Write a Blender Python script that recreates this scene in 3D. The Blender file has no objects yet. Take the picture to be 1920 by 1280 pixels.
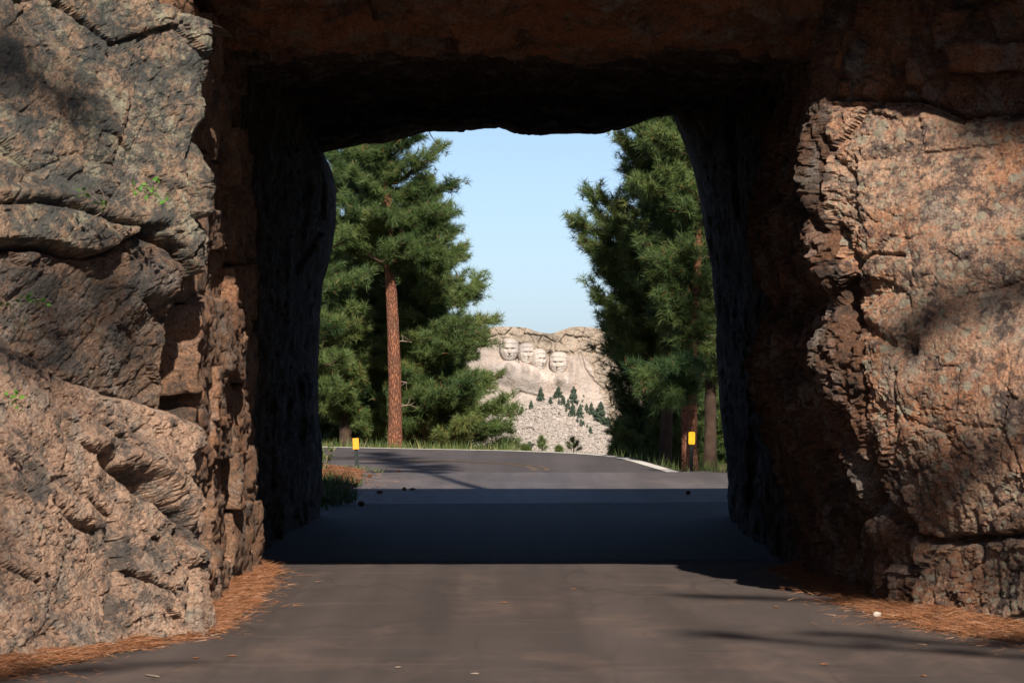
import bpy, math, random
import numpy as np
from mathutils import Vector, Matrix

random.seed(7)
RNG = np.random.default_rng(7)
scene = bpy.context.scene
COL = scene.collection
F = 7500.0            # focal length in pixels of a 1920 wide frame
HCAM = 1.74
HOR = 650.0
def at(px, py, d):
    """world point at distance d that corresponds to a measured position in the photograph"""
    return ((px - 960.0) / F * d, d, HCAM + (HOR - py) / F * d)
def gd(py, z=0.0):
    return F * (HCAM - z) / (py - HOR)

# ------------------------------------------------------------------ camera, world, sun, exposure
cam = bpy.data.cameras.new('camera')
camo = bpy.data.objects.new('camera', cam); COL.objects.link(camo)
camo.location = (0, 0, HCAM)
camo.rotation_euler = (math.radians(90) + 10.0 / F, 0, 0)
cam.sensor_width = 36.0
cam.lens = F / 1920.0 * 36.0
cam.clip_start = 0.5
cam.clip_end = 30000
cam.dof.use_dof = True
cam.dof.focus_distance = 75.0
cam.dof.aperture_fstop = 20.0
scene.camera = camo

SUN_EL = math.radians(34.0)
SUN_AZ = math.radians(8.0)      # to the right of straight behind the viewpoint
sdir = Vector((math.sin(SUN_AZ) * math.cos(SUN_EL), -math.cos(SUN_AZ) * math.cos(SUN_EL), math.sin(SUN_EL)))
world = bpy.data.worlds.new('World'); scene.world = world
world.use_nodes = True
wn = world.node_tree
sky = wn.nodes.new('ShaderNodeTexSky')
sky.sky_type = 'NISHITA'
sky.sun_disc = False
sky.sun_elevation = SUN_EL
sky.sun_rotation = math.pi - SUN_AZ
sky.altitude = 1500
sky.air_density = 0.5
sky.dust_density = 1.7
sky.ozone_density = 1.0
bg = wn.nodes['Background']
bg.inputs['Strength'].default_value = 0.071
wn.links.new(sky.outputs[0], bg.inputs[0])
sl = bpy.data.lights.new('sun', 'SUN')
sl.energy = 5.0
sl.angle = math.radians(0.53)
sl.color = (1.0, 0.895, 0.77)
so = bpy.data.objects.new('sun', sl); COL.objects.link(so)
so.rotation_euler = sdir.to_track_quat('Z', 'Y').to_euler()
scene.view_settings.view_transform = 'Standard'
scene.view_settings.look = 'None'
scene.view_settings.exposure = 0.80
scene.view_settings.gamma = 1.0
scene.view_settings.use_curve_mapping = False
scene.cycles.max_bounces = 8
scene.cycles.diffuse_bounces = 4
scene.cycles.use_denoising = True

# ------------------------------------------------------------------ noise
_perm = RNG.permutation(256).astype(np.int64)
_perm = np.concatenate([_perm, _perm, _perm])
_g = RNG.normal(size=(256, 3)); _g /= np.linalg.norm(_g, axis=1)[:, None]
_r3 = RNG.random((256, 3))
def _hash(i):
    a = i & 255
    return _perm[_perm[_perm[a[:, 0]] + a[:, 1]] + a[:, 2]]
def pnoise(p):
    i = np.floor(p).astype(np.int64); f = p - i
    u = f * f * f * (f * (f * 6 - 15) + 10)
    out = np.zeros(len(p))
    for dx in (0, 1):
        for dy in (0, 1):
            for dz in (0, 1):
                o = np.array([dx, dy, dz])
                h = _hash(i + o)
                dot = ((f - o) * _g[h]).sum(1)
                w = (u[:, 0] if dx else 1 - u[:, 0]) * (u[:, 1] if dy else 1 - u[:, 1]) * (u[:, 2] if dz else 1 - u[:, 2])
                out += w * dot
    return out * 1.5
def fbm(p, octs=4, gain=0.5):
    a, s, o = 1.0, 0.0, np.zeros(len(p))
    for k in range(octs):
        o += a * pnoise(p * 2.03 ** k + 17.3 * k); s += a; a *= gain
    return o / s
def ridged(p, octs=4, gain=0.55):
    a, s, o = 1.0, 0.0, np.zeros(len(p))
    for k in range(octs):
        o += a * (1 - 2 * np.abs(pnoise(p * 2.07 ** k + 31.7 * k))); s += a; a *= gain
    return o / s
def facets(p, tilt=0.5, step=0.25):
    """piecewise planar chips: returns height and distance to the cell border"""
    i = np.floor(p).astype(np.int64)
    best = np.full(len(p), 1e9); sec = np.full(len(p), 1e9)
    bh = np.zeros(len(p), np.int64); bc = np.zeros_like(p)
    for dx in (-1, 0, 1):
        for dy in (-1, 0, 1):
            for dz in (-1, 0, 1):
                c = i + np.array([dx, dy, dz]); h = _hash(c)
                q = c + _r3[h]
                d = np.sqrt(((p - q) ** 2).sum(1))
                m = d < best
                sec = np.where(m, best, np.minimum(sec, d))
                best = np.where(m, d, best); bh = np.where(m, h, bh); bc[m] = q[m]
    g = _g[(bh * 7 + 3) & 255]
    return ((p - bc) * g).sum(1) * tilt + (_r3[(bh * 5 + 1) & 255][:, 0] - 0.5) * step, sec - best
def sstep(a, b, x):
    t = np.clip((x - a) / (b - a), 0, 1)
    return t * t * (3 - 2 * t)
def poly_dist(px, py, pts):
    """distance to a polyline and the side (+ below / right of its direction)"""
    best = np.full(px.shape, 1e9); side = np.zeros(px.shape)
    for (x0, y0), (x1, y1) in zip(pts[:-1], pts[1:]):
        ex, ey = x1 - x0, y1 - y0
        t = np.clip(((px - x0) * ex + (py - y0) * ey) / (ex * ex + ey * ey), 0, 1)
        dx, dy = px - x0 - t * ex, py - y0 - t * ey
        d = np.hypot(dx, dy)
        s = np.sign(ex * (py - y0) - ey * (px - x0))
        m = d < best
        best = np.where(m, d, best); side = np.where(m, s, side)
    return best, side

# ------------------------------------------------------------------ mesh helpers
def raw_mesh(name, V, Fc, smooth=True):
    """V (n,3); Fc (m,k) with constant k"""
    me = bpy.data.meshes.new(name)
    V = np.ascontiguousarray(V, np.float32); Fc = np.ascontiguousarray(Fc, np.int32)
    me.vertices.add(len(V)); me.vertices.foreach_set('co', V.ravel())
    k = Fc.shape[1]
    me.loops.add(Fc.size); me.loops.foreach_set('vertex_index', Fc.ravel())
    me.polygons.add(len(Fc))
    me.polygons.foreach_set('loop_start', np.arange(0, Fc.size, k, dtype=np.int32))
    me.polygons.foreach_set('loop_total', np.full(len(Fc), k, np.int32))
    me.polygons.foreach_set('use_smooth', np.full(len(Fc), smooth))
    me.update(calc_edges=True); me.validate()
    return me
def link(name, me, mat=None, parent=None, loc=None):
    o = bpy.data.objects.new(name, me); COL.objects.link(o)
    if mat is not None and me is not None and not me.materials: me.materials.append(mat)
    if parent is not None: o.parent = parent
    if loc is not None: o.location = loc
    return o
def tag(o, label=None, cat=None, group=None, kind=None):
    if label: o['label'] = label
    if cat: o['category'] = cat
    if group: o['group'] = group
    if kind: o['kind'] = kind
    return o
def empty(name, loc=(0, 0, 0)):
    o = bpy.data.objects.new(name, None); COL.objects.link(o); o.location = loc
    o.empty_display_size = 0.2
    return o
def grid_faces(nu, nv):
    a = np.arange(nu * nv).reshape(nu, nv)
    return np.stack([a[:-1, :-1], a[1:, :-1], a[1:, 1:], a[:-1, 1:]], -1).reshape(-1, 4)
def grid_normals(G):
    du = np.gradient(G, axis=0); dv = np.gradient(G, axis=1)
    n = np.cross(du, dv); n /= np.linalg.norm(n, axis=2)[:, :, None] + 1e-12
    return n
def compact(V, Fc):
    u, inv = np.unique(Fc, return_inverse=True)
    return V[u], inv.reshape(Fc.shape)
def resample(pts, n):
    pts = np.asarray(pts, float)
    s = np.concatenate([[0], np.cumsum(np.linalg.norm(np.diff(pts, axis=0), axis=1))])
    t = np.linspace(0, s[-1], n) if np.isscalar(n) else np.asarray(n) * s[-1]
    return np.stack([np.interp(t, s, pts[:, k]) for k in range(pts.shape[1])], -1)
def tube(path, radii, sides=8, jitter=0.0, seed=0):
    path = np.asarray(path, float); radii = np.asarray(radii, float)
    t = np.gradient(path, axis=0); t /= np.linalg.norm(t, axis=1)[:, None] + 1e-9
    ref = np.where(np.abs(t[:, 2:3]) > 0.9, np.array([[1., 0, 0]]), np.array([[0, 0, 1.]]))
    a = np.cross(t, ref); a /= np.linalg.norm(a, axis=1)[:, None] + 1e-9
    b = np.cross(t, a)
    th = np.linspace(0, 2 * np.pi, sides, endpoint=False)
    V = path[:, None, :] + radii[:, None, None] * (np.cos(th)[None, :, None] * a[:, None, :] + np.sin(th)[None, :, None] * b[:, None, :])
    n = len(path)
    idx = np.arange(n * sides).reshape(n, sides)
    nx = np.roll(idx, -1, axis=1)
    Fc = np.stack([idx[:-1], nx[:-1], nx[1:], idx[1:]], -1).reshape(-1, 4)
    return V.reshape(-1, 3), Fc
class MB:
    def __init__(s): s.V = []; s.F = []; s.n = 0
    def add(s, V, Fc):
        s.V.append(np.asarray(V, float)); s.F.append(np.asarray(Fc) + s.n); s.n += len(V)
    def build(s, name, mat, parent=None, smooth=True, loc=None):
        return link(name, raw_mesh(name, np.concatenate(s.V), np.concatenate(s.F), smooth), mat, parent, loc)
def rounded_rock(dims, seed, n=7, square=4.0, rough=0.10):
    """a stone: cube grid pushed to a superellipsoid, then roughened"""
    lin = np.linspace(-1, 1, n)
    Vs, Fs, c = [], [], 0
    for ax in range(3):
        for sg in (-1, 1):
            u, v = np.meshgrid(lin, lin, indexing='ij')
            P = np.zeros((n, n, 3)); P[..., ax] = sg; P[..., (ax + 1) % 3] = u * sg; P[..., (ax + 2) % 3] = v
            Vs.append(P.reshape(-1, 3)); Fs.append(grid_faces(n, n) + c); c += n * n
    V = np.concatenate(Vs); Fc = np.concatenate(Fs)
    key = np.round(V * 1000).astype(int)
    _, first, inv = np.unique(key, axis=0, return_index=True, return_inverse=True)
    V = V[first]; Fc = inv.ravel()[Fc]
    nrm = (np.abs(V) ** square).sum(1) ** (1 / square)
    V = V / nrm[:, None]
    dims = np.asarray(dims, float)
    W = V * dims / 2
    sc = dims.max()
    h, _ = facets(W / (sc * 0.38) + seed * 13.7, 0.5, 0.2)
    k = fbm(W / (sc * 0.3) + seed * 7.1, 4)
    dirn = V / np.linalg.norm(V, axis=1)[:, None]
    W = W + dirn * ((h * 0.7 + k) * rough * dims.min())[:, None]
    return W, Fc

# ------------------------------------------------------------------ materials
class NT:
    def __init__(s, name):
        s.m = bpy.data.materials.new(name); s.m.use_nodes = True
        s.t = s.m.node_tree; s.t.nodes.clear()
        s.out = s.t.nodes.new('ShaderNodeOutputMaterial')
        s.co = None
    def n(s, kind, **kw):
        nd = s.t.nodes.new(kind)
        for k, v in kw.items():
            if k.startswith('_'): setattr(nd, k[1:], v)
            else: nd.inputs[k.replace('__', ' ')].default_value = v
        return nd
    def l(s, a, b): s.t.links.new(a, b)
    def coord(s):
        if s.co is None: s.co = s.t.nodes.new('ShaderNodeNewGeometry').outputs['Position']
        return s.co
    def noise(s, scale, detail=5, rough=0.6, dist=0.0, vec=None):
        nd = s.n('ShaderNodeTexNoise', Scale=scale, Detail=detail, Roughness=rough, Distortion=dist)
        s.l(vec if vec is not None else s.coord(), nd.inputs['Vector'])
        return nd.outputs['Fac']
    def voro(s, scale, feature='F1', rnd=1.0, out='Distance', vec=None):
        nd = s.n('ShaderNodeTexVoronoi', _feature=feature, Scale=scale, Randomness=rnd)
        s.l(vec if vec is not None else s.coord(), nd.inputs['Vector'])
        return nd.outputs[out]
    def stretch(s, sx, sy, sz, off=(0, 0, 0)):
        nd = s.n('ShaderNodeMapping'); nd.inputs['Scale'].default_value = (sx, sy, sz); nd.inputs['Location'].default_value = off
        s.l(s.coord(), nd.inputs['Vector'])
        return nd.outputs[0]
    def distort(s, vec, scale, amt):
        nz_ = s.n('ShaderNodeTexNoise', Scale=scale, Detail=3)
        s.l(vec, nz_.inputs['Vector'])
        nd = s.n('ShaderNodeVectorMath', _operation='MULTIPLY_ADD')
        s.l(nz_.outputs['Color'], nd.inputs[0]); nd.inputs[1].default_value = (amt, amt, amt); s.l(vec, nd.inputs[2])
        return nd.outputs[0]
    def ramp(s, fac, stops):
        nd = s.n('ShaderNodeValToRGB'); r = nd.color_ramp
        while len(r.elements) < len(stops): r.elements.new(0.5)
        for e, (p, c) in zip(r.elements, stops):
            e.position = p; e.color = (c, c, c, 1) if not isinstance(c, tuple) else (*c, 1)
        s.l(fac, nd.inputs[0])
        return nd.outputs[0]
    def mix(s, fac, a, b, mode='MIX'):
        nd = s.n('ShaderNodeMix', _data_type='RGBA', _blend_type=mode)
        for v, i in ((fac, 0), (a, 6), (b, 7)):
            if hasattr(v, 'links'): s.l(v, nd.inputs[i])
            elif i == 0: nd.inputs[0].default_value = v
            else: nd.inputs[i].default_value = (*v, 1)
        return nd.outputs[2]
    def math(s, op, a, b=0.0, clamp=False):
        nd = s.n('ShaderNodeMath', _operation=op, _use_clamp=clamp)
        for v, i in ((a, 0), (b, 1)):
            if hasattr(v, 'links'): s.l(v, nd.inputs[i])
            else: nd.inputs[i].default_value = v
        return nd.outputs[0]
    def bump(s, h, strength=0.5, dist=0.02, nrm=None):
        nd = s.n('ShaderNodeBump', Strength=strength, Distance=dist)
        s.l(h, nd.inputs['Height'])
        if nrm is not None: s.l(nrm, nd.inputs['Normal'])
        return nd.outputs[0]
    def bsdf(s, color, rough=0.85, nrm=None, spec=0.3, **kw):
        nd = s.n('ShaderNodeBsdfPrincipled')
        if hasattr(color, 'links'): s.l(color, nd.inputs['Base Color'])
        else: nd.inputs['Base Color'].default_value = (*color, 1)
        if hasattr(rough, 'links'): s.l(rough, nd.inputs['Roughness'])
        else: nd.inputs['Roughness'].default_value = rough
        nd.inputs['Specular IOR Level'].default_value = spec
        if nrm is not None: s.l(nrm, nd.inputs['Normal'])
        s.l(nd.outputs[0], s.out.inputs[0])
        return nd

def rock_material(name, tan, brown, dark, lichen, lichen_amt, dark_amt, spots=0.0, spot_col=(0.31, 0.275, 0.21), red=0.0, grey=(0.25, 0.22, 0.20), glitter=1.0):
    m = NT(name)
    # a shared breaker that frays every patch edge
    fray = m.math('SUBTRACT', m.noise(26, 5, 0.8), 0.5)
    fray2 = m.math('SUBTRACT', m.noise(75, 3, 0.8), 0.5)
    fr = m.math('ADD', m.math('MULTIPLY', fray, 0.26), m.math('MULTIPLY', fray2, 0.20))
    def patch(scale, detail, off, lo, hi, sy=1.0, k=1.0):
        n = m.noise(scale, detail, 0.68, 0.35, m.stretch(1, 1, sy, off))
        return m.ramp(m.math('ADD', n, m.math('MULTIPLY', fr, k)), [(lo, 0.0), (hi, 1.0)])
    c = m.mix(patch(1.3, 6, (0, 0, 0), 0.36, 0.62), brown, tan)
    c = m.mix(m.math('MULTIPLY', patch(3.4, 5, (4, 9, 2), 0.50, 0.60), 0.75), c, grey)
    if red:
        c = m.mix(m.math('MULTIPLY', patch(1.5, 6, (8, 1, 6), 0.47, 0.56), red), c, (0.40, 0.15, 0.06))
    # mineral grain: feldspar, quartz, mica
    gr1 = m.noise(52, 3, 0.8)
    c = m.mix(m.ramp(gr1, [(0.33, 0.85), (0.47, 0.0)]), c, tuple(v * 0.36 for v in brown))
    c = m.mix(m.ramp(gr1, [(0.55, 0.0), (0.68, 0.60)]), c, tuple(min(0.75, v * 1.75) for v in tan))
    # pale crust lichen
    e = 0.66 - 0.20 * lichen_amt
    c = m.mix(m.math('MULTIPLY', patch(4.2, 7, (3.1, 7.7, 1.3), e, e + 0.07), 0.85), c, lichen)
    c = m.mix(m.math('MULTIPLY', patch(9.5, 5, (6.1, 2.7, 9.3), e + 0.02, e + 0.08), 0.7), c, tuple(v * 1.15 for v in lichen))
    # dark crust lichen, big drifts and small flecks
    e = 0.68 - 0.22 * dark_amt
    c = m.mix(m.math('MULTIPLY', patch(1.7, 8, (13.1, 2.7, 5.3), e, e + 0.08, 1.5, 1.2), 0.86), c, dark)
    c = m.mix(m.math('MULTIPLY', patch(6.0, 6, (1.1, 9.7, 4.3), e + 0.01, e + 0.09, 1.2, 1.2), 0.80), c, dark)
    c = m.mix(m.math('MULTIPLY', patch(19.0, 4, (7.1, 3.7, 2.3), e + 0.03, e + 0.10, 1.0, 0.8), 0.6), c, dark)
    if spots:
        for sc_, off, amt, col in ((8.5, (0, 0, 0), 0.47, spot_col), (15.0, (3, 1, 7), 0.46, tuple(v * 1.12 for v in spot_col)), (26.0, (5, 6, 1), 0.44, tuple(v * 0.9 for v in spot_col))):
            vec = m.stretch(1, 1, 1.25, off)
            v = m.voro(sc_, 'F1', 1.0, 'Distance', vec); rnd = m.voro(sc_, 'F1', 1.0, 'Color', vec)
            sep = m.n('ShaderNodeSeparateColor'); m.l(rnd, sep.inputs[0])
            th = m.math('MULTIPLY', sep.outputs[0], amt)
            dd = m.math('ADD', v, m.math('MULTIPLY', fr, 0.9))
            mask = m.ramp(m.math('SUBTRACT', th, dd), [(0.0, 0.0), (0.05, 1.0)])
            zone = m.ramp(m.noise(0.9, 4, 0.6, 0.2, m.stretch(1, 1, 1, (5 + off[0], 5, 8))), [(0.36, 0.0), (0.54, 1.0)])
            c = m.mix(m.math('MULTIPLY', m.math('MULTIPLY', mask, zone), spots), c, col)
    gl = m.math('GREATER_THAN', m.noise(105, 2, 0.5), 0.735)
    rough = m.math('SUBTRACT', 0.92, m.math('MULTIPLY', gl, 0.70 * glitter))
    c = m.mix(m.math('MULTIPLY', gl, 0.6 * glitter), c, (0.60, 0.52, 0.45))
    h = m.math('ADD', m.math('MULTIPLY', m.noise(34, 6, 0.85), 1.0), m.math('MULTIPLY', m.voro(30, 'F1', 1.0, 'Distance', m.distort(m.coord(), 9.0, 0.12)), 0.45))
    nr = m.bump(h, 1.0, 0.038)
    m.bsdf(c, rough, nr, 0.30)
    return m.m

TAN = (0.40, 0.255, 0.165); BROWN = (0.20, 0.115, 0.070); DARK = (0.060, 0.058, 0.056)
M = {}
M['rock_lichen'] = rock_material('granite_lichen', (0.42, 0.285, 0.195), (0.26, 0.175, 0.12), (0.058, 0.064, 0.064), (0.34, 0.325, 0.235), 0.66, 0.90, grey=(0.23, 0.225, 0.20))
M['rock_tan'] = rock_material('granite_tan', (0.52, 0.335, 0.235), (0.30, 0.185, 0.13), (0.075, 0.068, 0.064), (0.29, 0.26, 0.20), 0.25, 0.68, grey=(0.30, 0.25, 0.21))
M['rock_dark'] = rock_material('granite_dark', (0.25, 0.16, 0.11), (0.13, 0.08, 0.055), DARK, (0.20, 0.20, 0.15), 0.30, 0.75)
M['rock_right'] = rock_material('granite_spotted', (0.58, 0.365, 0.25), (0.35, 0.200, 0.135), (0.062, 0.048, 0.048), (0.32, 0.285, 0.21), 0.38, 0.75, 0.95, red=0.58)
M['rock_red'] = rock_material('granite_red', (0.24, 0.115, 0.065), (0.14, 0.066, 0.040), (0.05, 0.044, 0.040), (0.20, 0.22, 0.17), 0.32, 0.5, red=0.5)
M['rock_bore'] = rock_material('granite_bore_shade', (0.085, 0.050, 0.034), (0.055, 0.033, 0.024), (0.030, 0.026, 0.025), (0.08, 0.07, 0.06), 0.2, 0.5, glitter=0.1)  # tunnel shade is put into this colour: granite darkened for walls and ceiling
M['rock_block'] = rock_material('granite_block', (0.34, 0.195, 0.12), (0.19, 0.105, 0.065), (0.07, 0.055, 0.047), (0.24, 0.19, 0.14), 0.25, 0.58, red=0.3)

M['rock_corner'] = rock_material('granite_corner_shade', (0.125, 0.070, 0.045), (0.075, 0.042, 0.029), (0.035, 0.029, 0.027), (0.11, 0.09, 0.07), 0.2, 0.6, red=0.2)  # same granite darkened, the shade of the right reveal painted in
def asphalt(name, base, seed, brown=0.0, streaks=True, rough=0.82, bmp=0.35):
    m = NT(name)
    off = (seed * 3.7, seed * 1.9, 0)
    c0 = tuple(base); 
    wear = m.noise(0.55, 6, 0.6, 0.2, m.stretch(1.6, 0.45, 1, off))
    c = m.mix(m.ramp(wear, [(0.3, 0.0), (0.7, 1.0)]), tuple(v * 0.80 for v in c0), tuple(v * 1.2 for v in c0))
    dust = m.noise(1.3, 7, 0.7, 0.3, m.stretch(0.9, 0.35, 1, off))
    c = m.mix(m.math('MULTIPLY', m.ramp(dust, [(0.52, 0.0), (0.68, 1.0)]), 0.5 + brown), c, (c0[0] * 1.9, c0[1] * 1.65, c0[2] * 1.45))
    tr_ = m.noise(1.0, 4, 0.55, 0.1, m.stretch(2.6, 0.05, 1, (off[0] + 3, off[1], 0)))
    c = m.mix(m.ramp(tr_, [(0.38, 0.42), (0.52, 0.0)]), c, tuple(v * 0.55 for v in c0))
    c = m.mix(m.ramp(tr_, [(0.54, 0.0), (0.68, 0.30)]), c, tuple(v * 1.6 for v in c0))
    # tyre scuffs and tar seams: thin dark wandering lines along the way
    if streaks:
        w = m.n('ShaderNodeTexNoise', Scale=0.9, Detail=3, Roughness=0.5); m.l(m.stretch(1.0, 0.10, 1, off), w.inputs['Vector'])
        ln = m.math('ABSOLUTE', m.math('SUBTRACT', w.outputs['Fac'], 0.52))
        gate = m.ramp(m.noise(0.4, 3, 0.5, 0.0, m.stretch(1, 0.5, 1, (9, 4, 0))), [(0.46, 0.0), (0.58, 1.0)])
        c = m.mix(m.math('MULTIPLY', m.math('MULTIPLY', m.ramp(ln, [(0.0, 1.0), (0.010, 0.0)]), gate), 0.55), c, tuple(v * 0.45 for v in c0))
        cr = m.voro(0.42, 'DISTANCE_TO_EDGE', 1.0, 'Distance', m.distort(m.stretch(1.0, 0.35, 1, off), 1.6, 0.35))
        c = m.mix(m.math('MULTIPLY', m.math('MULTIPLY', m.ramp(cr, [(0.0, 1.0), (0.012, 0.0)]), m.ramp(m.noise(0.9, 3, 0.5), [(0.48, 0), (0.60, 1)])), 0.35), c, tuple(v * 0.42 for v in c0))
        sc_ = m.ramp(m.noise(2.0, 5, 0.7, 0.3, m.stretch(0.35, 2.2, 1, off)), [(0.56, 0.0), (0.70, 0.5)])
        c = m.mix(sc_, c, (c0[0] * 1.9, c0[1] * 1.75, c0[2] * 1.65))
        st_ = m.ramp(m.noise(0.7, 5, 0.65, 0.5, m.stretch(1.2, 0.5, 1, (2, 8, 0))), [(0.55, 0.0), (0.68, 0.45)])
        c = m.mix(st_, c, tuple(v * 0.55 for v in c0))
    g = m.noise(160, 3, 0.8)
    c = m.mix(m.ramp(g, [(0.35, 0.35), (0.5, 0.0)]), c, tuple(v * 0.45 for v in c0))
    c = m.mix(m.ramp(g, [(0.60, 0.0), (0.75, 0.4)]), c, tuple(v * 2.0 for v in c0))
    nr = m.bump(m.math('ADD', m.noise(120, 3, 0.8), m.noise(5, 4, 0.6)), bmp, 0.012)
    m.bsdf(c, rough, nr, 0.4)
    return m.m
M['asphalt_near'] = asphalt('asphalt_worn', (0.064, 0.049, 0.044), 1, 0.35)  # base darkened to stand in for tree shade over the near road
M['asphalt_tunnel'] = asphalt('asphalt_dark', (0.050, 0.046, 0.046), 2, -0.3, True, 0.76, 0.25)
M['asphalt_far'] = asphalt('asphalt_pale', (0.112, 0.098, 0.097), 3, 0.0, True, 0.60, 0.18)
M['asphalt_bend'] = asphalt('asphalt_bend', (0.075, 0.065, 0.066), 4, -0.1, False)
def simple(name, color, rough=0.8, var=0.15, scale=8.0, bump=0.3, dist=0.01, spec=0.3):
    m = NT(name)
    n1 = m.noise(scale, 6, 0.65)
    c = m.mix(m.ramp(n1, [(0.3, 0.0), (0.7, 1.0)]), tuple(v * (1 - var) for v in color), tuple(min(1, v * (1 + var)) for v in color))
    m.bsdf(c, rough, m.bump(m.noise(scale * 6, 4, 0.7), bump, dist), spec)
    return m.m
M['tar'] = simple('tar', (0.052, 0.041, 0.037), 0.85, 0.3, 9, 0.4, 0.01)
M['white_paint'] = simple('worn_white_paint', (0.56, 0.53, 0.48), 0.75, 0.25, 6, 0.2, 0.004)
M['yellow_paint'] = simple('worn_yellow_paint', (0.13, 0.09, 0.055), 0.75, 0.5, 3, 0.2, 0.004)
M['gravel'] = simple('gravel', (0.27, 0.22, 0.17), 0.95, 0.4, 30, 0.8, 0.03)
M['bark_dark'] = simple('bark_dark', (0.060, 0.038, 0.026), 0.95, 0.4, 9, 0.9, 0.03)
M['twig'] = simple('bare_twig', (0.22, 0.17, 0.13), 0.9, 0.3, 20)
M['cone'] = simple('pine_cone', (0.22, 0.098, 0.05), 0.85, 0.4, 60, 0.8, 0.01)
M['post_green'] = simple('post_green', (0.011, 0.018, 0.017), 0.6, 0.25, 30, 0.2, 0.002)
M['sign_orange'] = simple('reflector_orange', (0.70, 0.30, 0.015), 0.45, 0.05, 10, 0.05, 0.001, 0.5)
M['sign_yellow'] = simple('reflector_yellow', (0.92, 0.56, 0.01), 0.4, 0.04, 10, 0.05, 0.001, 0.5)
M['sign_rim'] = simple('reflector_rim', (0.50, 0.20, 0.01), 0.5, 0.1, 10, 0.05, 0.001)
M['bolt'] = simple('bolt_steel', (0.25, 0.24, 0.23), 0.4, 0.1, 40, 0.1, 0.001, 0.6)
M['white_stone'] = simple('white_quartz', (0.46, 0.40, 0.34), 0.6, 0.15, 25, 0.5, 0.01)
def bark():
    m = NT('bark_orange')
    vec = m.distort(m.stretch(1, 1, 0.30), 30, 0.035)
    v = m.voro(30, 'DISTANCE_TO_EDGE', 1.0, 'Distance', vec)
    v2 = m.voro(30, 'F1', 1.0, 'Color', vec)
    sep = m.n('ShaderNodeSeparateColor'); m.l(v2, sep.inputs[0])
    c = m.mix(sep.outputs[0], (0.31, 0.125, 0.070), (0.20, 0.085, 0.052))
    c = m.mix(m.ramp(m.noise(2.2, 4, 0.6), [(0.45, 0), (0.65, 0.5)]), c, (0.15, 0.085, 0.06))
    c = m.mix(m.ramp(m.noise(60, 3, 0.7), [(0.55, 0.0), (0.7, 0.5)]), c, (0.42, 0.21, 0.12))
    c = m.mix(m.ramp(v, [(0.03, 0.75), (0.12, 0.0)]), c, (0.055, 0.030, 0.022))
    m.bsdf(c, 0.95, m.bump(m.math('ADD', m.ramp(v, [(0.0, 0.0), (0.2, 1.0)]), m.noise(70, 3, 0.7)), 0.9, 0.02), 0.2)
    return m.m
M['bark'] = bark()
def leafy(name, a, b, dead=None, trans=0.25):
    """thin leaves or needles; the per-blade attribute tint picks the colour"""
    m = NT(name)
    at_ = m.n('ShaderNodeAttribute', _attribute_name='tint').outputs['Fac']
    stops = [(0.0, a), (0.85, b)] + ([(0.97, dead)] if dead else [])
    c = m.ramp(at_, stops)
    d = m.n('ShaderNodeBsdfPrincipled'); m.l(c, d.inputs['Base Color'])
    d.inputs['Roughness'].default_value = 0.55; d.inputs['Specular IOR Level'].default_value = 0.35
    t = m.n('ShaderNodeBsdfTranslucent'); m.l(c, t.inputs['Color'])
    mx = m.n('ShaderNodeMixShader'); mx.inputs[0].default_value = trans
    m.l(d.outputs[0], mx.inputs[1]); m.l(t.outputs[0], mx.inputs[2]); m.l(mx.outputs[0], m.out.inputs[0])
    return m.m
M['needles'] = leafy('pine_needles', (0.028, 0.068, 0.022), (0.140, 0.195, 0.056), (0.26, 0.12, 0.05), 0.32)
M['needles_far'] = leafy('far_needles', (0.040, 0.062, 0.045), (0.075, 0.105, 0.070))
M['grass'] = leafy('grass_blades', (0.035, 0.075, 0.016), (0.15, 0.18, 0.055), (0.34, 0.28, 0.13))
M['grass_dark'] = leafy('lush_grass', (0.020, 0.055, 0.014), (0.07, 0.13, 0.03))
M['litter'] = leafy('dry_needles', (0.12, 0.052, 0.026), (0.29, 0.122, 0.054), (0.40, 0.23, 0.13), 0.1)
M['leaf'] = leafy('green_leaf', (0.055, 0.16, 0.02), (0.12, 0.27, 0.04))
M['litter_floor'] = simple('needle_floor', (0.15, 0.075, 0.040), 0.95, 0.6, 12, 0.9, 0.03)
def set_tint(me, vals):
    a = me.attributes.new('tint', 'FLOAT', 'POINT'); a.data.foreach_set('value', np.ascontiguousarray(vals, np.float32))

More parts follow.
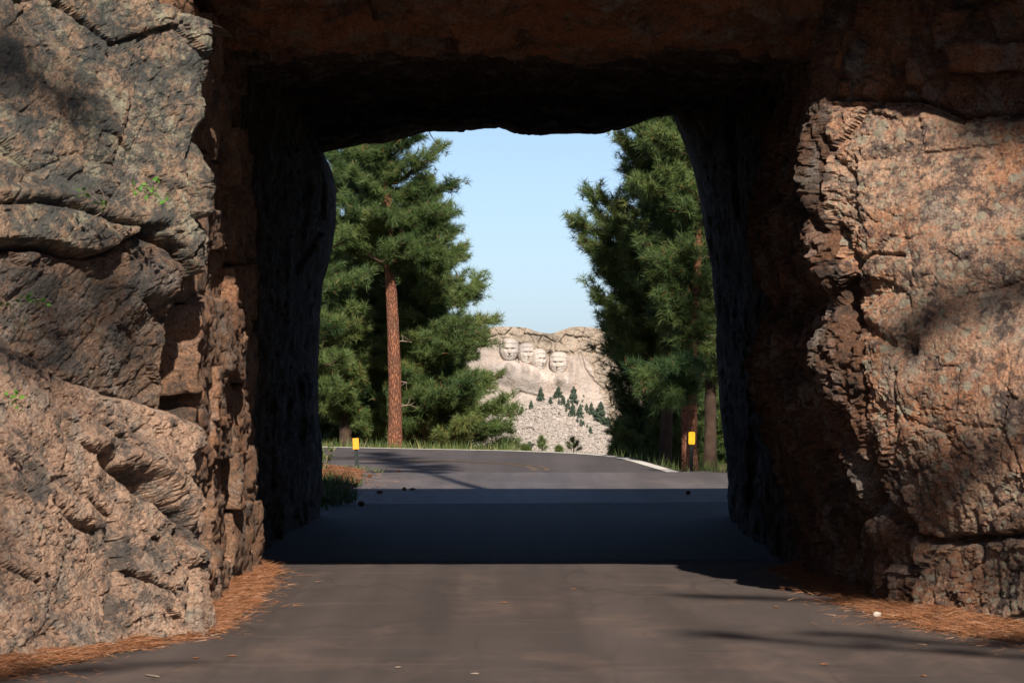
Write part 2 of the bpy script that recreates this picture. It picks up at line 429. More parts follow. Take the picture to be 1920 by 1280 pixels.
# ------------------------------------------------------------------ the ground, valley and roads
OUT_PX = [(1280, 885), (1256, 878), (1230, 870.5), (1206, 863.5), (1180, 858), (1145, 853.5), (1100, 850), (1040, 847.3), (960, 844.5), (800, 841.5), (640, 838)]
def bank(d): return 0.018 * np.maximum(np.asarray(d, float) - 55.5, 0)
def on_bank(px, py):
    d = (HCAM + 0.018 * 55.5) / ((py - HOR) / F + 0.018)
    return ((px - 960) / F * d, d)
OUT = np.array([on_bank(*p) for p in OUT_PX] + [(-6.0, 64.4), (-14.0, 65.0), (-40, 64)])
IN = np.array([(2.37, 55.5), (1.6, 55.5), (0.6, 55.5), (-0.6, 55.5), (-1.55, 55.5), (-2.1, 55.7), (-3.5, 56.4), (-6, 57.2), (-14, 57.6), (-40, 57)])
ox = OUT[::-1, 0]; oy = OUT[::-1, 1]
def ground_z(x, y):
    ye = np.interp(x, ox, oy)
    t = y - ye
    z0 = bank(ye) - 0.02
    ramp_side = np.clip((x - 2.3) / 1.5, 0, 1)
    fall = np.where(t < 9, -0.030 * t * (1 - 0.75 * ramp_side), -0.27 * (1 - 0.75 * ramp_side) - 0.34 * (t - 9) - 0.004 * np.maximum(t - 9, 0) ** 1.2)
    zfar = z0 + fall + 0.03 * pnoise(np.stack([x * 0.7, y * 0.7, 0 * x], 1)) * np.clip(t, 0, 1)
    znear = bank(y) - 0.03
    z = np.where(t > 0, zfar, znear)
    far = np.maximum(z, -118 + 6 * pnoise(np.stack([x / 160, y / 160, 0 * x], 1)))
    return far
gx = np.unique(np.concatenate([np.linspace(-12, 12, 97), np.geomspace(12, 6000, 40), -np.geomspace(12, 6000, 40)]))
gy = np.unique(np.concatenate([np.linspace(-60, 40, 51), np.linspace(40, 80, 121), np.geomspace(80, 9000, 60), -np.geomspace(60, 3000, 20)]))
X, Y = np.meshgrid(gx, gy, indexing='ij')
Zg = ground_z(X.ravel(), Y.ravel())
def ground_mat():
    m = NT('forest_floor')
    c = m.mix(m.noise(0.8, 6, 0.6), (0.15, 0.10, 0.06), (0.10, 0.10, 0.045))
    c = m.mix(m.ramp(m.noise(7, 5, 0.7), [(0.45, 0), (0.65, 0.7)]), c, (0.25, 0.13, 0.06))
    sp = m.n('ShaderNodeSeparateXYZ'); m.l(m.coord(), sp.inputs[0])
    f = m.ramp(m.math('MULTIPLY', sp.outputs[1], 1 / 1000.0), [(0.10, 0.0), (0.25, 1.0)])
    fc = m.mix(m.noise(0.05, 6, 0.7), (0.035, 0.055, 0.025), (0.075, 0.095, 0.045))
    c = m.mix(f, c, fc)
    m.bsdf(c, 0.95, m.bump(m.noise(20, 5, 0.7), 0.6, 0.03), 0.1)
    return m.m
M['ground'] = ground_mat()
g = link('ground', raw_mesh('ground', np.stack([X.ravel(), Y.ravel(), Zg], 1), grid_faces(len(gx), len(gy))), M['ground'])
tag(g, 'forest floor that falls into a wooded valley past the bend', kind='structure')

def strip_sheet(name, A, B, n, mat, z=0.0, parent=None, cross=10, zfun=None):
    A = resample(A, n); B = resample(B, n)
    t = np.linspace(0, 1, cross)[None, :, None]
    P = A[:, None, :] * (1 - t) + B[:, None, :] * t
    P = P.reshape(-1, 2)
    zz = (zfun(P[:, 0], P[:, 1]) if zfun else bank(P[:, 1])) + z
    me = raw_mesh(name, np.column_stack([P, zz]), grid_faces(n, cross))
    return link(name, me, mat, parent)
road = strip_sheet('road', [(-7.5, -40), (-7.5, 18), (-3.2, 23), (-2.7, 30), (-2.6, 44.0)], [(7.5, -40), (7.5, 18), (4.2, 23), (2.9, 30), (2.9, 44.0)], 160, M['asphalt_near'], 0.0, None, 20)
tag(road, 'worn asphalt road running into the rock tunnel', kind='structure')
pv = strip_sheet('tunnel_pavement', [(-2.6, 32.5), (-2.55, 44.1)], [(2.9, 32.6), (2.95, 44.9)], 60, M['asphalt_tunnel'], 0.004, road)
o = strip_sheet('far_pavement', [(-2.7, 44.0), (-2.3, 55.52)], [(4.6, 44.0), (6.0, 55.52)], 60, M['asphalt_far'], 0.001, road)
bend = strip_sheet('bend_road', IN, OUT, 120, M['asphalt_bend'], 0.002, None, 14)
tag(bend, 'dark asphalt bend curving left beyond the tunnel', kind='structure')
def offset_line(P, off):
    P = np.asarray(P, float); t = np.gradient(P, axis=0); t /= np.linalg.norm(t, axis=1)[:, None]
    return P + np.stack([-t[:, 1], t[:, 0]], 1) * off
OR = resample(OUT, 200)
strip_sheet('edge_line', offset_line(OR, 0.05), offset_line(OR, 0.22), 200, M['white_paint'], 0.007, bend, 3)
gr = strip_sheet('gravel_shoulder', offset_line(OR, 0.0), offset_line(OR, -0.55), 200, M['gravel'], 0.0, None, 5, zfun=lambda x, y: ground_z(x, y) + 0.012 + 0.02 * np.abs(pnoise(np.stack([x * 6, y * 6, 0 * x], 1))))
tag(gr, 'thin gravel shoulder outside the white edge line', kind='structure')
YL = np.array([on_bank(*p) for p in [(560, 860.5), (640, 861.5), (760, 862.5), (860, 865), (930, 868), (975, 871.5), (1000, 875), (1014, 879), (1012, 882.5)]])
YL = resample(YL, 90)
strip_sheet('centre_line', offset_line(YL, 0.05), offset_line(YL, 0.13), 90, M['yellow_paint'], 0.006, bend, 3)
strip_sheet('centre_line', offset_line(YL, -0.13), offset_line(YL, -0.05), 90, M['yellow_paint'], 0.006, bend, 3)

# ------------------------------------------------------------------ rock sheets
def project(P):
    return 960 + P[..., 0] / P[..., 1] * F, HOR - (P[..., 2] - HCAM) / P[..., 1] * F
def rough_rock(P, amp=1.0, seed=0.0, fine=1.0):
    p = P + seed
    h1, e1 = facets(p / 0.75, 0.55, 0.28)
    h2, e2 = facets(p / 0.26 + 5, 0.55, 0.25)
    h3, e3 = facets(p / 0.085 + 9, 0.6, 0.3)
    d = 0.11 * fbm(p / 1.3, 4) + 0.16 * h1 + 0.030 * ridged(p / 0.45, 4) + 0.075 * h2 + fine * (0.030 * h3 + 0.020 * fbm(p / 0.09, 4) + 0.012 * fbm(p / 0.035, 2) - 0.016 * (1 - sstep(0, 0.12, e3)))
    d -= 0.03 * (1 - sstep(0, 0.06, e1)) + 0.012 * (1 - sstep(0, 0.08, e2))
    return d * amp
def split_sheet(G, region, specs, root, smooth=True):
    V = G.reshape(-1, 3); nu, nv = G.shape[:2]
    Fc = grid_faces(nu, nv)
    rf = region.reshape(-1)[Fc[:, 0]]
    for rid, name, mat in specs:
        m = rf == rid
        if not m.any(): continue
        v, f = compact(V, Fc[m])
        link(name, raw_mesh(name, v, f, smooth), mat, root)
def sheet_points(bot, top, us, zs, ztop):
    B = resample(bot, us); T = resample(top, us)
    t = (zs / ztop)[None, :, None]
    P = B[:, None, :] * (1 - t) + T[:, None, :] * t
    return np.concatenate([P, np.broadcast_to(zs[None, :, None], P.shape[:2] + (1,))], -1)

# ---- outcrop on the left of the tunnel mouth
zs = np.concatenate([np.linspace(-0.2, 4.15, 400)])
NU = 300
us = np.concatenate([np.linspace(0, 0.50, 60, endpoint=False), np.linspace(0.50, 1, NU)])
botL = [(-9.5, 18.5), (-5.2, 19.6), (-2.95, 21.9), (-2.0, 24.25), (-2.12, 24.75), (-2.3, 25.4)]
topL = [(-9.5, 22.5), (-5.6, 22.6), (-3.2, 23.5), (-1.91, 24.45), (-2.05, 24.85), (-2.25, 25.4)]
P = sheet_points(botL, topL, us, zs, 4.15)
N = -grid_normals(P)
if N[:, :, 1].mean() > 0: N = -N
px, py = project(P)
flat = P.reshape(-1, 3)
d = rough_rock(flat, 0.75, 3.0).reshape(px.shape)
crackA = [(-900, 430), (-200, 440), (0, 455), (90, 462), (160, 482), (205, 470), (262, 430), (320, 470), (352, 520), (385, 560)]
crackB = [(-900, 560), (-200, 600), (0, 640), (60, 665), (130, 708), (200, 735), (265, 748), (330, 775), (372, 795), (470, 800)]
dA, sA = poly_dist(px, py, crackA); dB, sB = poly_dist(px, py, crackB)
reg = np.where(sA < 0, 0, np.where(sB < 0, 1, 2))
w = 0.02 * fbm(flat / 0.2 + 40, 3).reshape(px.shape) * 300
# upper slab flatter, its lower lip overhangs; the middle wedge leans under it; the lower slab stands proud with a ledge on top
d = np.where(reg == 0, d * 0.8 + 0.05, d)
under = np.clip((dA) / 260, 0, 1)
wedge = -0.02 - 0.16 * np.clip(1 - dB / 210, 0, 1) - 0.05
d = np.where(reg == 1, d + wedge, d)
d = np.where(reg == 2, d + 0.09 - 0.05 * np.exp(-dB / 20), d)
d -= 0.13 * np.exp(-((dA + w) / 5.5) ** 2) + 0.15 * np.exp(-((dB + w) / 9) ** 2)
for pts, wid, dep in [([(-40, 385), (60, 380), (130, 392), (200, 418), (292, 432)], 5, 0.07),
                      ([(378, 190), (362, 255), (338, 330), (345, 400), (372, 440)], 5, 0.10),
                      ([(180, 868), (228, 905), (262, 930), (305, 975), (322, 1012)], 11, 0.15),
                      ([(348, 850), (342, 930), (352, 1010), (346, 1100), (352, 1180)], 9, 0.14),
                      ([(60, 950), (110, 985), (160, 1000)], 6, 0.05), ([(130, 700), (170, 790), (240, 850)], 4, 0.05),
                      ([(290, 1000), (320, 1080), (300, 1180)], 5, 0.06)]:
    dd, ss = poly_dist(px, py, pts)
    d -= dep * np.exp(-((dd + w) / wid) ** 2) - 0.4 * dep * np.exp(-((dd - 4 * wid) / (2.0 * wid)) ** 2) * (ss < 0)
for (cx, cy, r, a) in [(180, 462, 26, 0.09), (265, 880, 40, 0.06), (250, 905, 26, -0.12), (300, 520, 60, 0.10), (355, 330, 26, 0.05), (60, 500, 60, 0.05), (310, 600, 45, -0.08), (120, 1080, 70, -0.05)]:
    d += a * np.exp(-((px - cx) ** 2 + (py - cy) ** 2) / r ** 2)
# slab top: falls back over the upper edge
topz = 3.71 + 0.20 * np.clip((385 - px) / 200, 0, 2) + 0.03 * fbm(flat * np.array([3, 3, 0]), 3).reshape(px.shape)
G = P + N * d[..., None]
over = np.clip(P[..., 2] - topz, 0, None)
G[..., 1] += over * 4.0; G[..., 2] -= over * 0.9
# flare out at the foot
foot = np.exp(-np.clip(P[..., 2], 0, None) / 0.28) * (0.10 + 0.08 * pnoise(flat / 0.5 + 8).reshape(px.shape))
G += N * foot[..., None]
left = empty('rock_outcrop', (-2.6, 23.5, 0)); left.location = (0, 0, 0)
tag(left, 'grey and tan lichen covered granite outcrop with a diagonal crack left of the tunnel mouth', 'rock outcrop')
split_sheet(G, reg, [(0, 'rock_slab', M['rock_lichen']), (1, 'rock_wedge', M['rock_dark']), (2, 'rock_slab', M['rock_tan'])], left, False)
for ch in left.children:
    if ch.name == 'rock_slab': ch['label'] = 'grey green lichen covered upper slab'
    elif ch.name == 'rock_wedge': ch['label'] = 'dark recessed wedge under the upper slab'
    else: ch['label'] = 'pale tan lower slab with sloping top edge'

# ---- outcrop on the right of the tunnel mouth
zc = [(-0.2, 2.48), (0.0, 2.48), (0.35, 2.43), (0.65, 2.36), (0.95, 2.26), (1.2, 2.15), (1.45, 2.06), (1.75, 2.03), (1.95, 2.09), (2.10, 2.13), (2.25, 2.00), (2.40, 1.96), (2.65, 1.90), (3.0, 1.93), (3.4, 1.97), (4.15, 2.1)]
zs = np.linspace(-0.2, 4.5, 430)
xc = np.interp(zs, [a for a, b in zc], [b for a, b in zc])
us = np.concatenate([np.linspace(0, 0.40, 130, endpoint=False), np.linspace(0.40, 0.68, 220, endpoint=False), np.linspace(0.68, 1, 50)])
# from inside the tunnel mouth to the corner and out along the face
offs_b = [(-0.20, 5.0), (-0.17, 4.0), (-0.21, 3.0), (-0.12, 2.1), (-0.16, 1.55), (0.04, 1.0), (0.06, 0.6), (0.0, 0.0), (0.46, -0.95), (1.15, -2.0), (3.3, -3.8), (7.5, -4.6)]
offs_t = [(0.08, 5.0), (0.07, 4.0), (0.10, 3.0), (0.10, 2.1), (0.08, 1.5), (0.09, 1.0), (0.04, 0.55), (0.0, 0.2), (0.75, -0.35), (1.55, -0.70), (3.6, -1.6), (7.5, -2.0)]
Bo = resample(offs_b, us); To = resample(offs_t, us)
t = sstep(0.0, 3.6, zs)[None, :, None]
Of = Bo[:, None, :] * (1 - t) + To[:, None, :] * t
P = np.stack([xc[None, :] + Of[..., 0], 26.8 + Of[..., 1], np.broadcast_to(zs[None, :], Of.shape[:2])], -1)
N = grid_normals(P)
if N[:, :, 1].mean() > 0: N = -N
px, py = project(P)
flat = P.reshape(-1, 3)
d = rough_rock(flat, 0.8, 21.0).reshape(px.shape)
crackF = [(1560, 905), (1625, 925), (1662, 965), (1695, 1003), (1760, 1016), (1840, 1010), (1920, 1003), (2300, 990)]
crackT = [(1480, 196), (1540, 190), (1600, 192), (1700, 186), (1750, 200), (1800, 222), (1860, 212), (1960, 215), (2300, 220)]
crackE = [(1470, 370), (1530, 425), (1570, 450), (1600, 492), (1586, 560), (1606, 602), (1662, 640)]
dF, sF = poly_dist(px, py, crackF); dT, sT = poly_dist(px, py, crackT); dE, sE = poly_dist(px, py, crackE)
infront = np.arange(len(us))[:, None] >= 128
reg = np.where((sT < 0) & infront, 0, np.where((sF > 0) & infront, 2, 1))
smooth_zone = sstep(1590, 1720, px) * sstep(900, 700, py) * sstep(120, 260, py)
d = d * (1 - 0.55 * smooth_zone)
w = 6 * fbm(flat / 0.2 + 40, 3).reshape(px.shape)
d = np.where(reg == 2, d + 0.03, d)
d = np.where(reg == 0, d * 1.1 - 0.10 + 0.06 * facets(flat / 0.33 + 61, 0.3, 1.2)[0].reshape(px.shape), d)
d -= 0.08 * np.exp(-((dT - 5) / 6) ** 2) * infront
d -= 0.16 * np.exp(-((dF + w) / 7) ** 2) * infront
d -= 0.10 * np.exp(-((dE + w) / 13) ** 2)
for pts, wid, dep in [([(1640, 930), (1672, 965), (1700, 990)], 15, 0.14), ([(1680, 700), (1680, 760), (1676, 800)], 3.5, 0.06), ([(1618, 640), (1618, 780)], 4, 0.06),
                      ([(1700, 480), (1640, 476), (1600, 500)], 4, 0.06), ([(1620, 870), (1640, 920), (1610, 1000), (1630, 1130)], 9, 0.10),
                      ([(1540, 255), (1568, 300), (1600, 330)], 6, 0.06), ([(1830, 960), (1850, 1090)], 5, 0.05), ([(1760, 1030), (1690, 1150)], 5, 0.05)]:
    dd, ss = poly_dist(px, py, pts)
    d -= dep * np.exp(-((dd + w) / wid) ** 2) * (1 if wid < 20 else 1)
for (cx, cy, r, a) in [(1700, 650, 20, -0.14), (1640, 620, 30, 0.06), (1560, 330, 45, 0.05), (1560, 430, 22, -0.10), (1800, 500, 160, 0.08), (1700, 720, 34, 0.05), (1650, 900, 22, 0.05), (1660, 1070, 30, 0.04), (1620, 170, 26, 0.05)]:
    d += a * np.exp(-((px - cx) ** 2 + (py - cy) ** 2) / r ** 2) * infront
# pebbly knobs along the corner
kn, ke = facets(flat / 0.06 + 77, 0.2, 0.6)
kmask = np.exp(-((px - np.interp(py, [300, 640, 900, 1140], [1520, 1600, 1640, 1690])) / 55) ** 2) * infront
d += (0.026 * sstep(0.0, 0.35, ke) * (kn + 0.4)).reshape(px.shape) * kmask
k2, e2_ = facets(flat / 0.17 + 31, 0.5, 0.7)
inner = sstep(1660, 1560, px) * sstep(180, 330, py)
d += (0.048 * k2 + 0.03 * ridged(flat * np.array([1, 1, 0.6]) / 0.25, 3) - 0.03 * (1 - sstep(0, 0.1, e2_))).reshape(px.shape) * inner
G = P + N * d[..., None]
topz = 4.6 + 0.035 * fbm(flat * np.array([2.5, 2.5, 0]), 3).reshape(px.shape)
over = np.clip(P[..., 2] - topz, 0, None) * sstep(70, 126, np.arange(len(us)))[:, None]
G[..., 1] += over * 3.2; G[..., 2] -= over * 0.85
foot = np.exp(-np.clip(P[..., 2], 0, None) / 0.25) * (0.09 + 0.08 * pnoise(flat / 0.4 + 8).reshape(px.shape))
G += N * (foot * infront)[..., None]
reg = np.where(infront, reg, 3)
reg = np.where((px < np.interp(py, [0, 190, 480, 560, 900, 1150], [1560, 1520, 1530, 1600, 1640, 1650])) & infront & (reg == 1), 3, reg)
right = empty('rock_outcrop', (0, 0, 0))
tag(right, 'orange brown granite outcrop with pale lichen spots and branch shadows right of the tunnel mouth', 'rock outcrop')
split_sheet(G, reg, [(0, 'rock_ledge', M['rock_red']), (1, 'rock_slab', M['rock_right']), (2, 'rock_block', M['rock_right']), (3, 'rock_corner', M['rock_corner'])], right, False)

# ---- the tunnel bored through the rock
tunnel = empty('rock_tunnel', (0, 0, 0))
tag(tunnel, 'dark road tunnel cut square through granite, framing the stone cliff beyond', 'tunnel')
def wall(name, path, xprof_far, sgn, seed, mat, nz=230, nu=420, amp=0.62):
    zs = np.linspace(-0.2, 4.9, nz)
    Pp = resample(path, nu)
    P = np.concatenate([np.broadcast_to(Pp[:, None, :], (nu, nz, 2)), np.broadcast_to(zs[None, :, None], (nu, nz, 1))], -1).copy()
    flat = P.reshape(-1, 3)
    # the rim at the far end follows its measured outline
    prof = np.interp(zs, [a for a, b in xprof_far], [b for a, b in xprof_far])
    wrim = np.exp(-((P[..., 1] - 41.0) / 3.2) ** 2)
    dsp = rough_rock(flat, amp, seed).reshape(P.shape[:2])
    dsp = dsp * (1 - 0.82 * np.exp(-((P[..., 1] - 41.0) / 0.9) ** 2))
    N = grid_normals(P)
    if (N[:nu // 2, :, 0].mean() * sgn) > 0: N = -N
    G = P + N * dsp[..., None]
    G[..., 0] += (prof[None, :] - path_x_at41(path)) * wrim
    return link(name, raw_mesh(name, G.reshape(-1, 3), grid_faces(nu, nz)), mat, tunnel)
def path_x_at41(path):
    return min((abs(y - 41.0), x) for x, y in path)[1]
farL = [(z, x) for (x, _, z) in [at(600, 985, 41), at(603, 900, 41), at(604, 850, 41), at(597, 760, 41), at(596, 690, 41), at(599, 600, 41), at(607, 525, 41), at(622, 470, 41), at(629, 420, 41), at(631, 360, 41), at(620, 315, 41), at(606, 286, 41), at(600, 200, 41)]]
farR = [(z, x) for (x, _, z) in [at(1368, 985, 41), at(1364, 930, 41), at(1366, 900, 41), at(1361, 850, 41), at(1350, 770, 41), at(1346, 700, 41), at(1342, 600, 41), at(1333, 500, 41), at(1322, 430, 41), at(1312, 370, 41), at(1300, 315, 41), at(1281, 265, 41), at(1266, 222, 41), at(1260, 180, 41)]]
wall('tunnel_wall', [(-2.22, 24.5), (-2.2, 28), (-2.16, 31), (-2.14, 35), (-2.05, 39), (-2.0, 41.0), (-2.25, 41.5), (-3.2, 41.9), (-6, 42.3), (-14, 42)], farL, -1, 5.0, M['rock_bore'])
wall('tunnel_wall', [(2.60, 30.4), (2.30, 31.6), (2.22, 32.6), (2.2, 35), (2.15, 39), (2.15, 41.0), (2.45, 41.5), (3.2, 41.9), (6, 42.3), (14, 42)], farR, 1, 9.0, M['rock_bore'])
# roof of the bore: ceiling, the overhanging brow in front and the hill on top, one profile run across
farC = [(x, z) for (x, _, z) in [at(520, 330, 41), at(595, 291, 41), at(640, 281, 41), at(680, 271, 41), at(720, 272, 41), at(760, 260, 41), at(800, 249, 41), at(860, 249, 41), at(905, 244, 41), at(935, 244, 41), at(965, 254, 41), at(1005, 257, 41), at(1040, 253, 41), at(1085, 252, 41), at(1110, 254, 41), at(1145, 247, 41), at(1175, 243, 41), at(1205, 230, 41), at(1230, 221, 41), at(1270, 218, 41), at(1340, 240, 41)]]
prof = [(41.6, 5.1), (41.25, 4.5), (41.0, 3.95), (39.5, 4.05), (36, 4.05), (32, 4.0), (29.2, 3.92), (28.2, 3.80), (27.6, 3.86), (27.1, 4.02), (26.4, 4.28), (25.6, 4.52), (25.0, 4.80), (24.75, 5.4), (25.0, 7), (26, 10), (28.5, 12), (31, 11.2), (35, 8.6), (39, 5.9), (41.4, 5.15)]
pr = np.concatenate([resample(prof[:13], 330), resample(prof[12:], 120)[1:]])
xs = np.unique(np.concatenate([np.linspace(-3.6, 4.2, 330), np.linspace(-16, -3.6, 50), np.linspace(4.2, 16, 50)]))
P = np.zeros((len(xs), len(pr), 3)); P[..., 0] = xs[:, None]; P[..., 1] = pr[None, :, 0]; P[..., 2] = pr[None, :, 1]
flat = P.reshape(-1, 3)
dsp = rough_rock(flat, 0.95, 13.0).reshape(P.shape[:2])
lip = np.exp(-((P[..., 1] - 25.0) / 0.55) ** 2) * (P[..., 2] > 4.3)
dsp *= (1 - 0.75 * np.exp(-((P[..., 1] - 41.0) / 1.0) ** 2)) * (1 - 0.5 * lip)
N = grid_normals(P)
mid = N[:, 200, 2].mean()
if mid > 0: N = -N
G = P + N * dsp[..., None]
rimz = np.interp(xs, [a for a, b in farC], [b for a, b in farC])
wr = np.exp(-((P[..., 1] - 41.0) / 2.0) ** 2) * (P[..., 2] < 4.8)
G[..., 2] += (rimz[:, None] - 3.95) * wr
# brow steps: broken ledges over the right outcrop
st = sstep(1.9, 2.6, P[..., 0]) * sstep(30.0, 28.5, P[..., 1]) * (P[..., 2] < 4.9)
G[..., 1] -= 0.75 * sstep(2.0, 3.3, P[..., 0]) * sstep(27.6, 25.5, P[..., 1])
G[..., 2] -= 0.12 * sstep(2.0, 3.3, P[..., 0]) * sstep(26.6, 25.5, P[..., 1]) * (P[..., 2] < 6)
sl_ = sstep(-1.7, -2.4, P[..., 0]) * sstep(30, 28.5, P[..., 1]) * (P[..., 2] < 4.9)
G[..., 2] += sl_ * 0.10
rg = np.zeros(P.shape[:2], int)
kk = np.arange(len(pr))
i_lintel = int(np.argmin(np.abs(pr[:330, 0] - 28.2)))
rg[:, i_lintel:] = 1
rg[:, 345:] = 2
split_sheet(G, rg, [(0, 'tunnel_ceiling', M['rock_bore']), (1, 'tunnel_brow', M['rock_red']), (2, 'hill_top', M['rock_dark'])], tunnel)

# hewn blocks of the left reveal
rb_ = random.Random(4)
kb = 0
for ci, (y0, y1) in enumerate([(25.0, 26.6), (26.6, 28.9), (28.9, 31.0)]):
    z = -0.05
    while z < 3.75:
        hgt = rb_.choice([0.28, 0.36, 0.45, 0.55]) * rb_.uniform(0.9, 1.12)
        kb += 1
        dy = rb_.uniform(-0.16, 0.16); wy = (y1 - y0) * rb_.uniform(0.92, 1.06)
        inset = rb_.choice([0.0, 0.01, 0.03, 0.06, 0.10]) + 0.03 * (z > 2.0)
        Vb, Fb = rounded_rock((0.46, wy, hgt * 1.02), 50 + kb, 26, 40.0, 0.20)
        Vb = Vb @ np.array(Matrix.Rotation(rb_.uniform(-0.05, 0.05), 3, 'X') @ Matrix.Rotation(rb_.uniform(-0.05, 0.05), 3, 'Z')).T
        hb, eb = facets(Vb / 0.17 + kb * 5.1, 0.6, 0.5)
        Vb[:, 0] += 0.05 * hb - 0.02 * (1 - sstep(0, 0.1, eb)) + 0.015 * fbm(Vb / 0.06 + kb, 2)
        Vb = Vb + np.array([-1.975 - 0.23 - inset, (y0 + y1) / 2 + dy, z + hgt / 2])
        link('stone_block', raw_mesh('stone_block', Vb, Fb), M['rock_block'], tunnel)
        z += hgt

for (px_, py_, d_, dims, sd) in [(1640, 140, 27.05, (0.42, 0.5, 0.42), 71), (1590, 110, 27.1, (0.22, 0.4, 0.22), 72), (1760, 140, 26.8, (0.5, 0.5, 0.22), 73), (1850, 110, 26.5, (0.6, 0.5, 0.2), 74)]:
    Vb, Fb = rounded_rock(dims, sd, 18, 7.0, 0.30)
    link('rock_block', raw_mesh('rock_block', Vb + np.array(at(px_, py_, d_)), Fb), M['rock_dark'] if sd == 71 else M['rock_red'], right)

# loose stones at the foot of the walls
def loose_rock(name, label, cat, px, py, wpx, hpx, mat, seed, group=None, z=0.0):
    d = gd(py, z); sc = d / F
    V, Fc = rounded_rock((wpx * sc, wpx * sc * 0.8, hpx * sc), seed, 8, 2.6, 0.16)
    V[:, 2] += hpx * sc * 0.42
    o = link(name, raw_mesh(name, V, Fc), mat, None, ((px - 960) * sc, d, z))
    return tag(o, label, cat, group)
loose_rock('stone', 'small white quartz stone on dry needles at the foot of the right outcrop', 'stone', 1645, 1156, 16, 11, M['white_stone'], 3)
loose_rock('stone', 'low grey stone at the bottom left corner beside a green leaf', 'stone', 22, 1232, 80, 46, M['rock_tan'], 5)
loose_rock('stone', 'small tan stone at the tip of the left outcrop by the leafy plant', 'stone', 352, 1168, 26, 20, M['rock_tan'], 6)

# ------------------------------------------------------------------ needle litter, grass, small plants
def blades(base, dirs, length, width, tint, name, mat, bend=0.0):
    """base (n,3), dirs (n,3) unit, one thin triangle each (two when bent)"""
    n = len(base)
    ref = RNG.normal(size=(n, 3)); side = np.cross(dirs, ref); side /= np.linalg.norm(side, axis=1)[:, None] + 1e-9
    V = np.empty((n, 3, 3))
    V[:, 0] = base - side * width[:, None] / 2; V[:, 1] = base + side * width[:, None] / 2; V[:, 2] = base + dirs * length[:, None]
    if bend: V[:, 2, 2] -= bend * length
    me = raw_mesh(name, V.reshape(-1, 3), np.arange(n * 3).reshape(n, 3), False)
    set_tint(me, np.repeat(tint, 3))
    return me
def litter(outer, inner, n, label, seed, zf=lambda x, y: 0 * x, group='dry pine needle drifts'):
    """a drift between two edge lines (outer = against the rock, inner = on the asphalt)"""
    r = np.random.default_rng(seed)
    A = resample(outer, 120); B = resample(inner, 120)
    wob = 0.10 * fbm(np.stack([B[:, 0] * 2.2, B[:, 1] * 2.2, 0 * B[:, 0] + seed], 1), 4)
    B = B + (A - B) * 0.30 + (B - A) / (np.linalg.norm(B - A, axis=1)[:, None] + 1e-6) * wob[:, None] * 1.6
    t = np.linspace(0, 1, 14)[None, :, None]
    P = (A[:, None] * (1 - t) + B[:, None] * t).reshape(-1, 2)
    tt = np.broadcast_to(t[..., 0], (120, 14)).ravel()
    z = 0.006 + zf(P[:, 0], P[:, 1]) + (0.045 * (1 - tt) + 0.012 * np.abs(fbm(np.stack([P[:, 0] * 5, P[:, 1] * 5, 0 * P[:, 0]], 1), 3))) * (tt < 0.999)
    bed = link('needle_drift', raw_mesh('needle_drift', np.column_stack([P, z]), grid_faces(120, 14)), M['litter_floor'])
    tag(bed, label, 'pine needles', group, 'stuff')
    k = r.random(n); i = np.clip((k * 119), 0, 118.99); i0 = i.astype(int); f = (i - i0)[:, None]
    a = A[i0] * (1 - f) + A[i0 + 1] * f; b = B[i0] * (1 - f) + B[i0 + 1] * f
    u = np.abs(r.normal(0, 0.62, n)); u = np.where(r.random(n) < 0.65, r.random(n), u)[:, None]
    p = a * (1 - u) + b * u
    zz = zf(p[:, 0], p[:, 1]) + 0.010 + 0.05 * np.clip(1 - u[:, 0], 0, 1) + 0.012 * r.random(n)
    th = r.random(n) * 2 * np.pi
    dirs = np.stack([np.cos(th), np.sin(th), r.normal(0, 0.16, n)], 1); dirs /= np.linalg.norm(dirs, axis=1)[:, None]
    me = blades(np.column_stack([p, zz]), dirs, 0.05 + 0.07 * r.random(n), 0.0028 + 0.002 * r.random(n), r.random(n), 'dry_needles', M['litter'])
    link('dry_needles', me, M['litter'], bed)['kind'] = 'stuff'
    return bed
G_ = lambda px, py: ((px - 960) / F * gd(py), gd(py))
litter([(-3.6, 20.2), (-2.9, 21.9), (-2.3, 23.4), (-2.02, 24.4), (-2.02, 26.5), (-2.05, 29), (-2.1, 31.8)],
       [G_(-60, 1310), G_(90, 1265), G_(250, 1228), G_(430, 1190), G_(500, 1130), G_(520, 1095), G_(545, 1068)], 34000, 'orange drift of dry pine needles along the foot of the left outcrop', 11)
litter([(2.35, 31.5), (2.40, 28.6), (2.58, 27.0), (2.85, 25.4), (3.2, 24.0), (4.6, 22.6)],
       [G_(1440, 1066), G_(1480, 1095), G_(1560, 1140), G_(1690, 1180), G_(1790, 1200), G_(1990, 1232)], 34000, 'orange drift of dry pine needles along the foot of the right outcrop', 12)
mz = lambda x, y: 0.07 * sstep(-1.55, -2.2, x) * sstep(42, 45, y)
litter([(-2.9, 46.5), (-2.9, 50), (-2.7, 55.2)], [G_(700, 955), G_(726, 918), G_(722, 893)], 9000, 'rust coloured needle patch on the verge below the orange marker post', 13, mz)
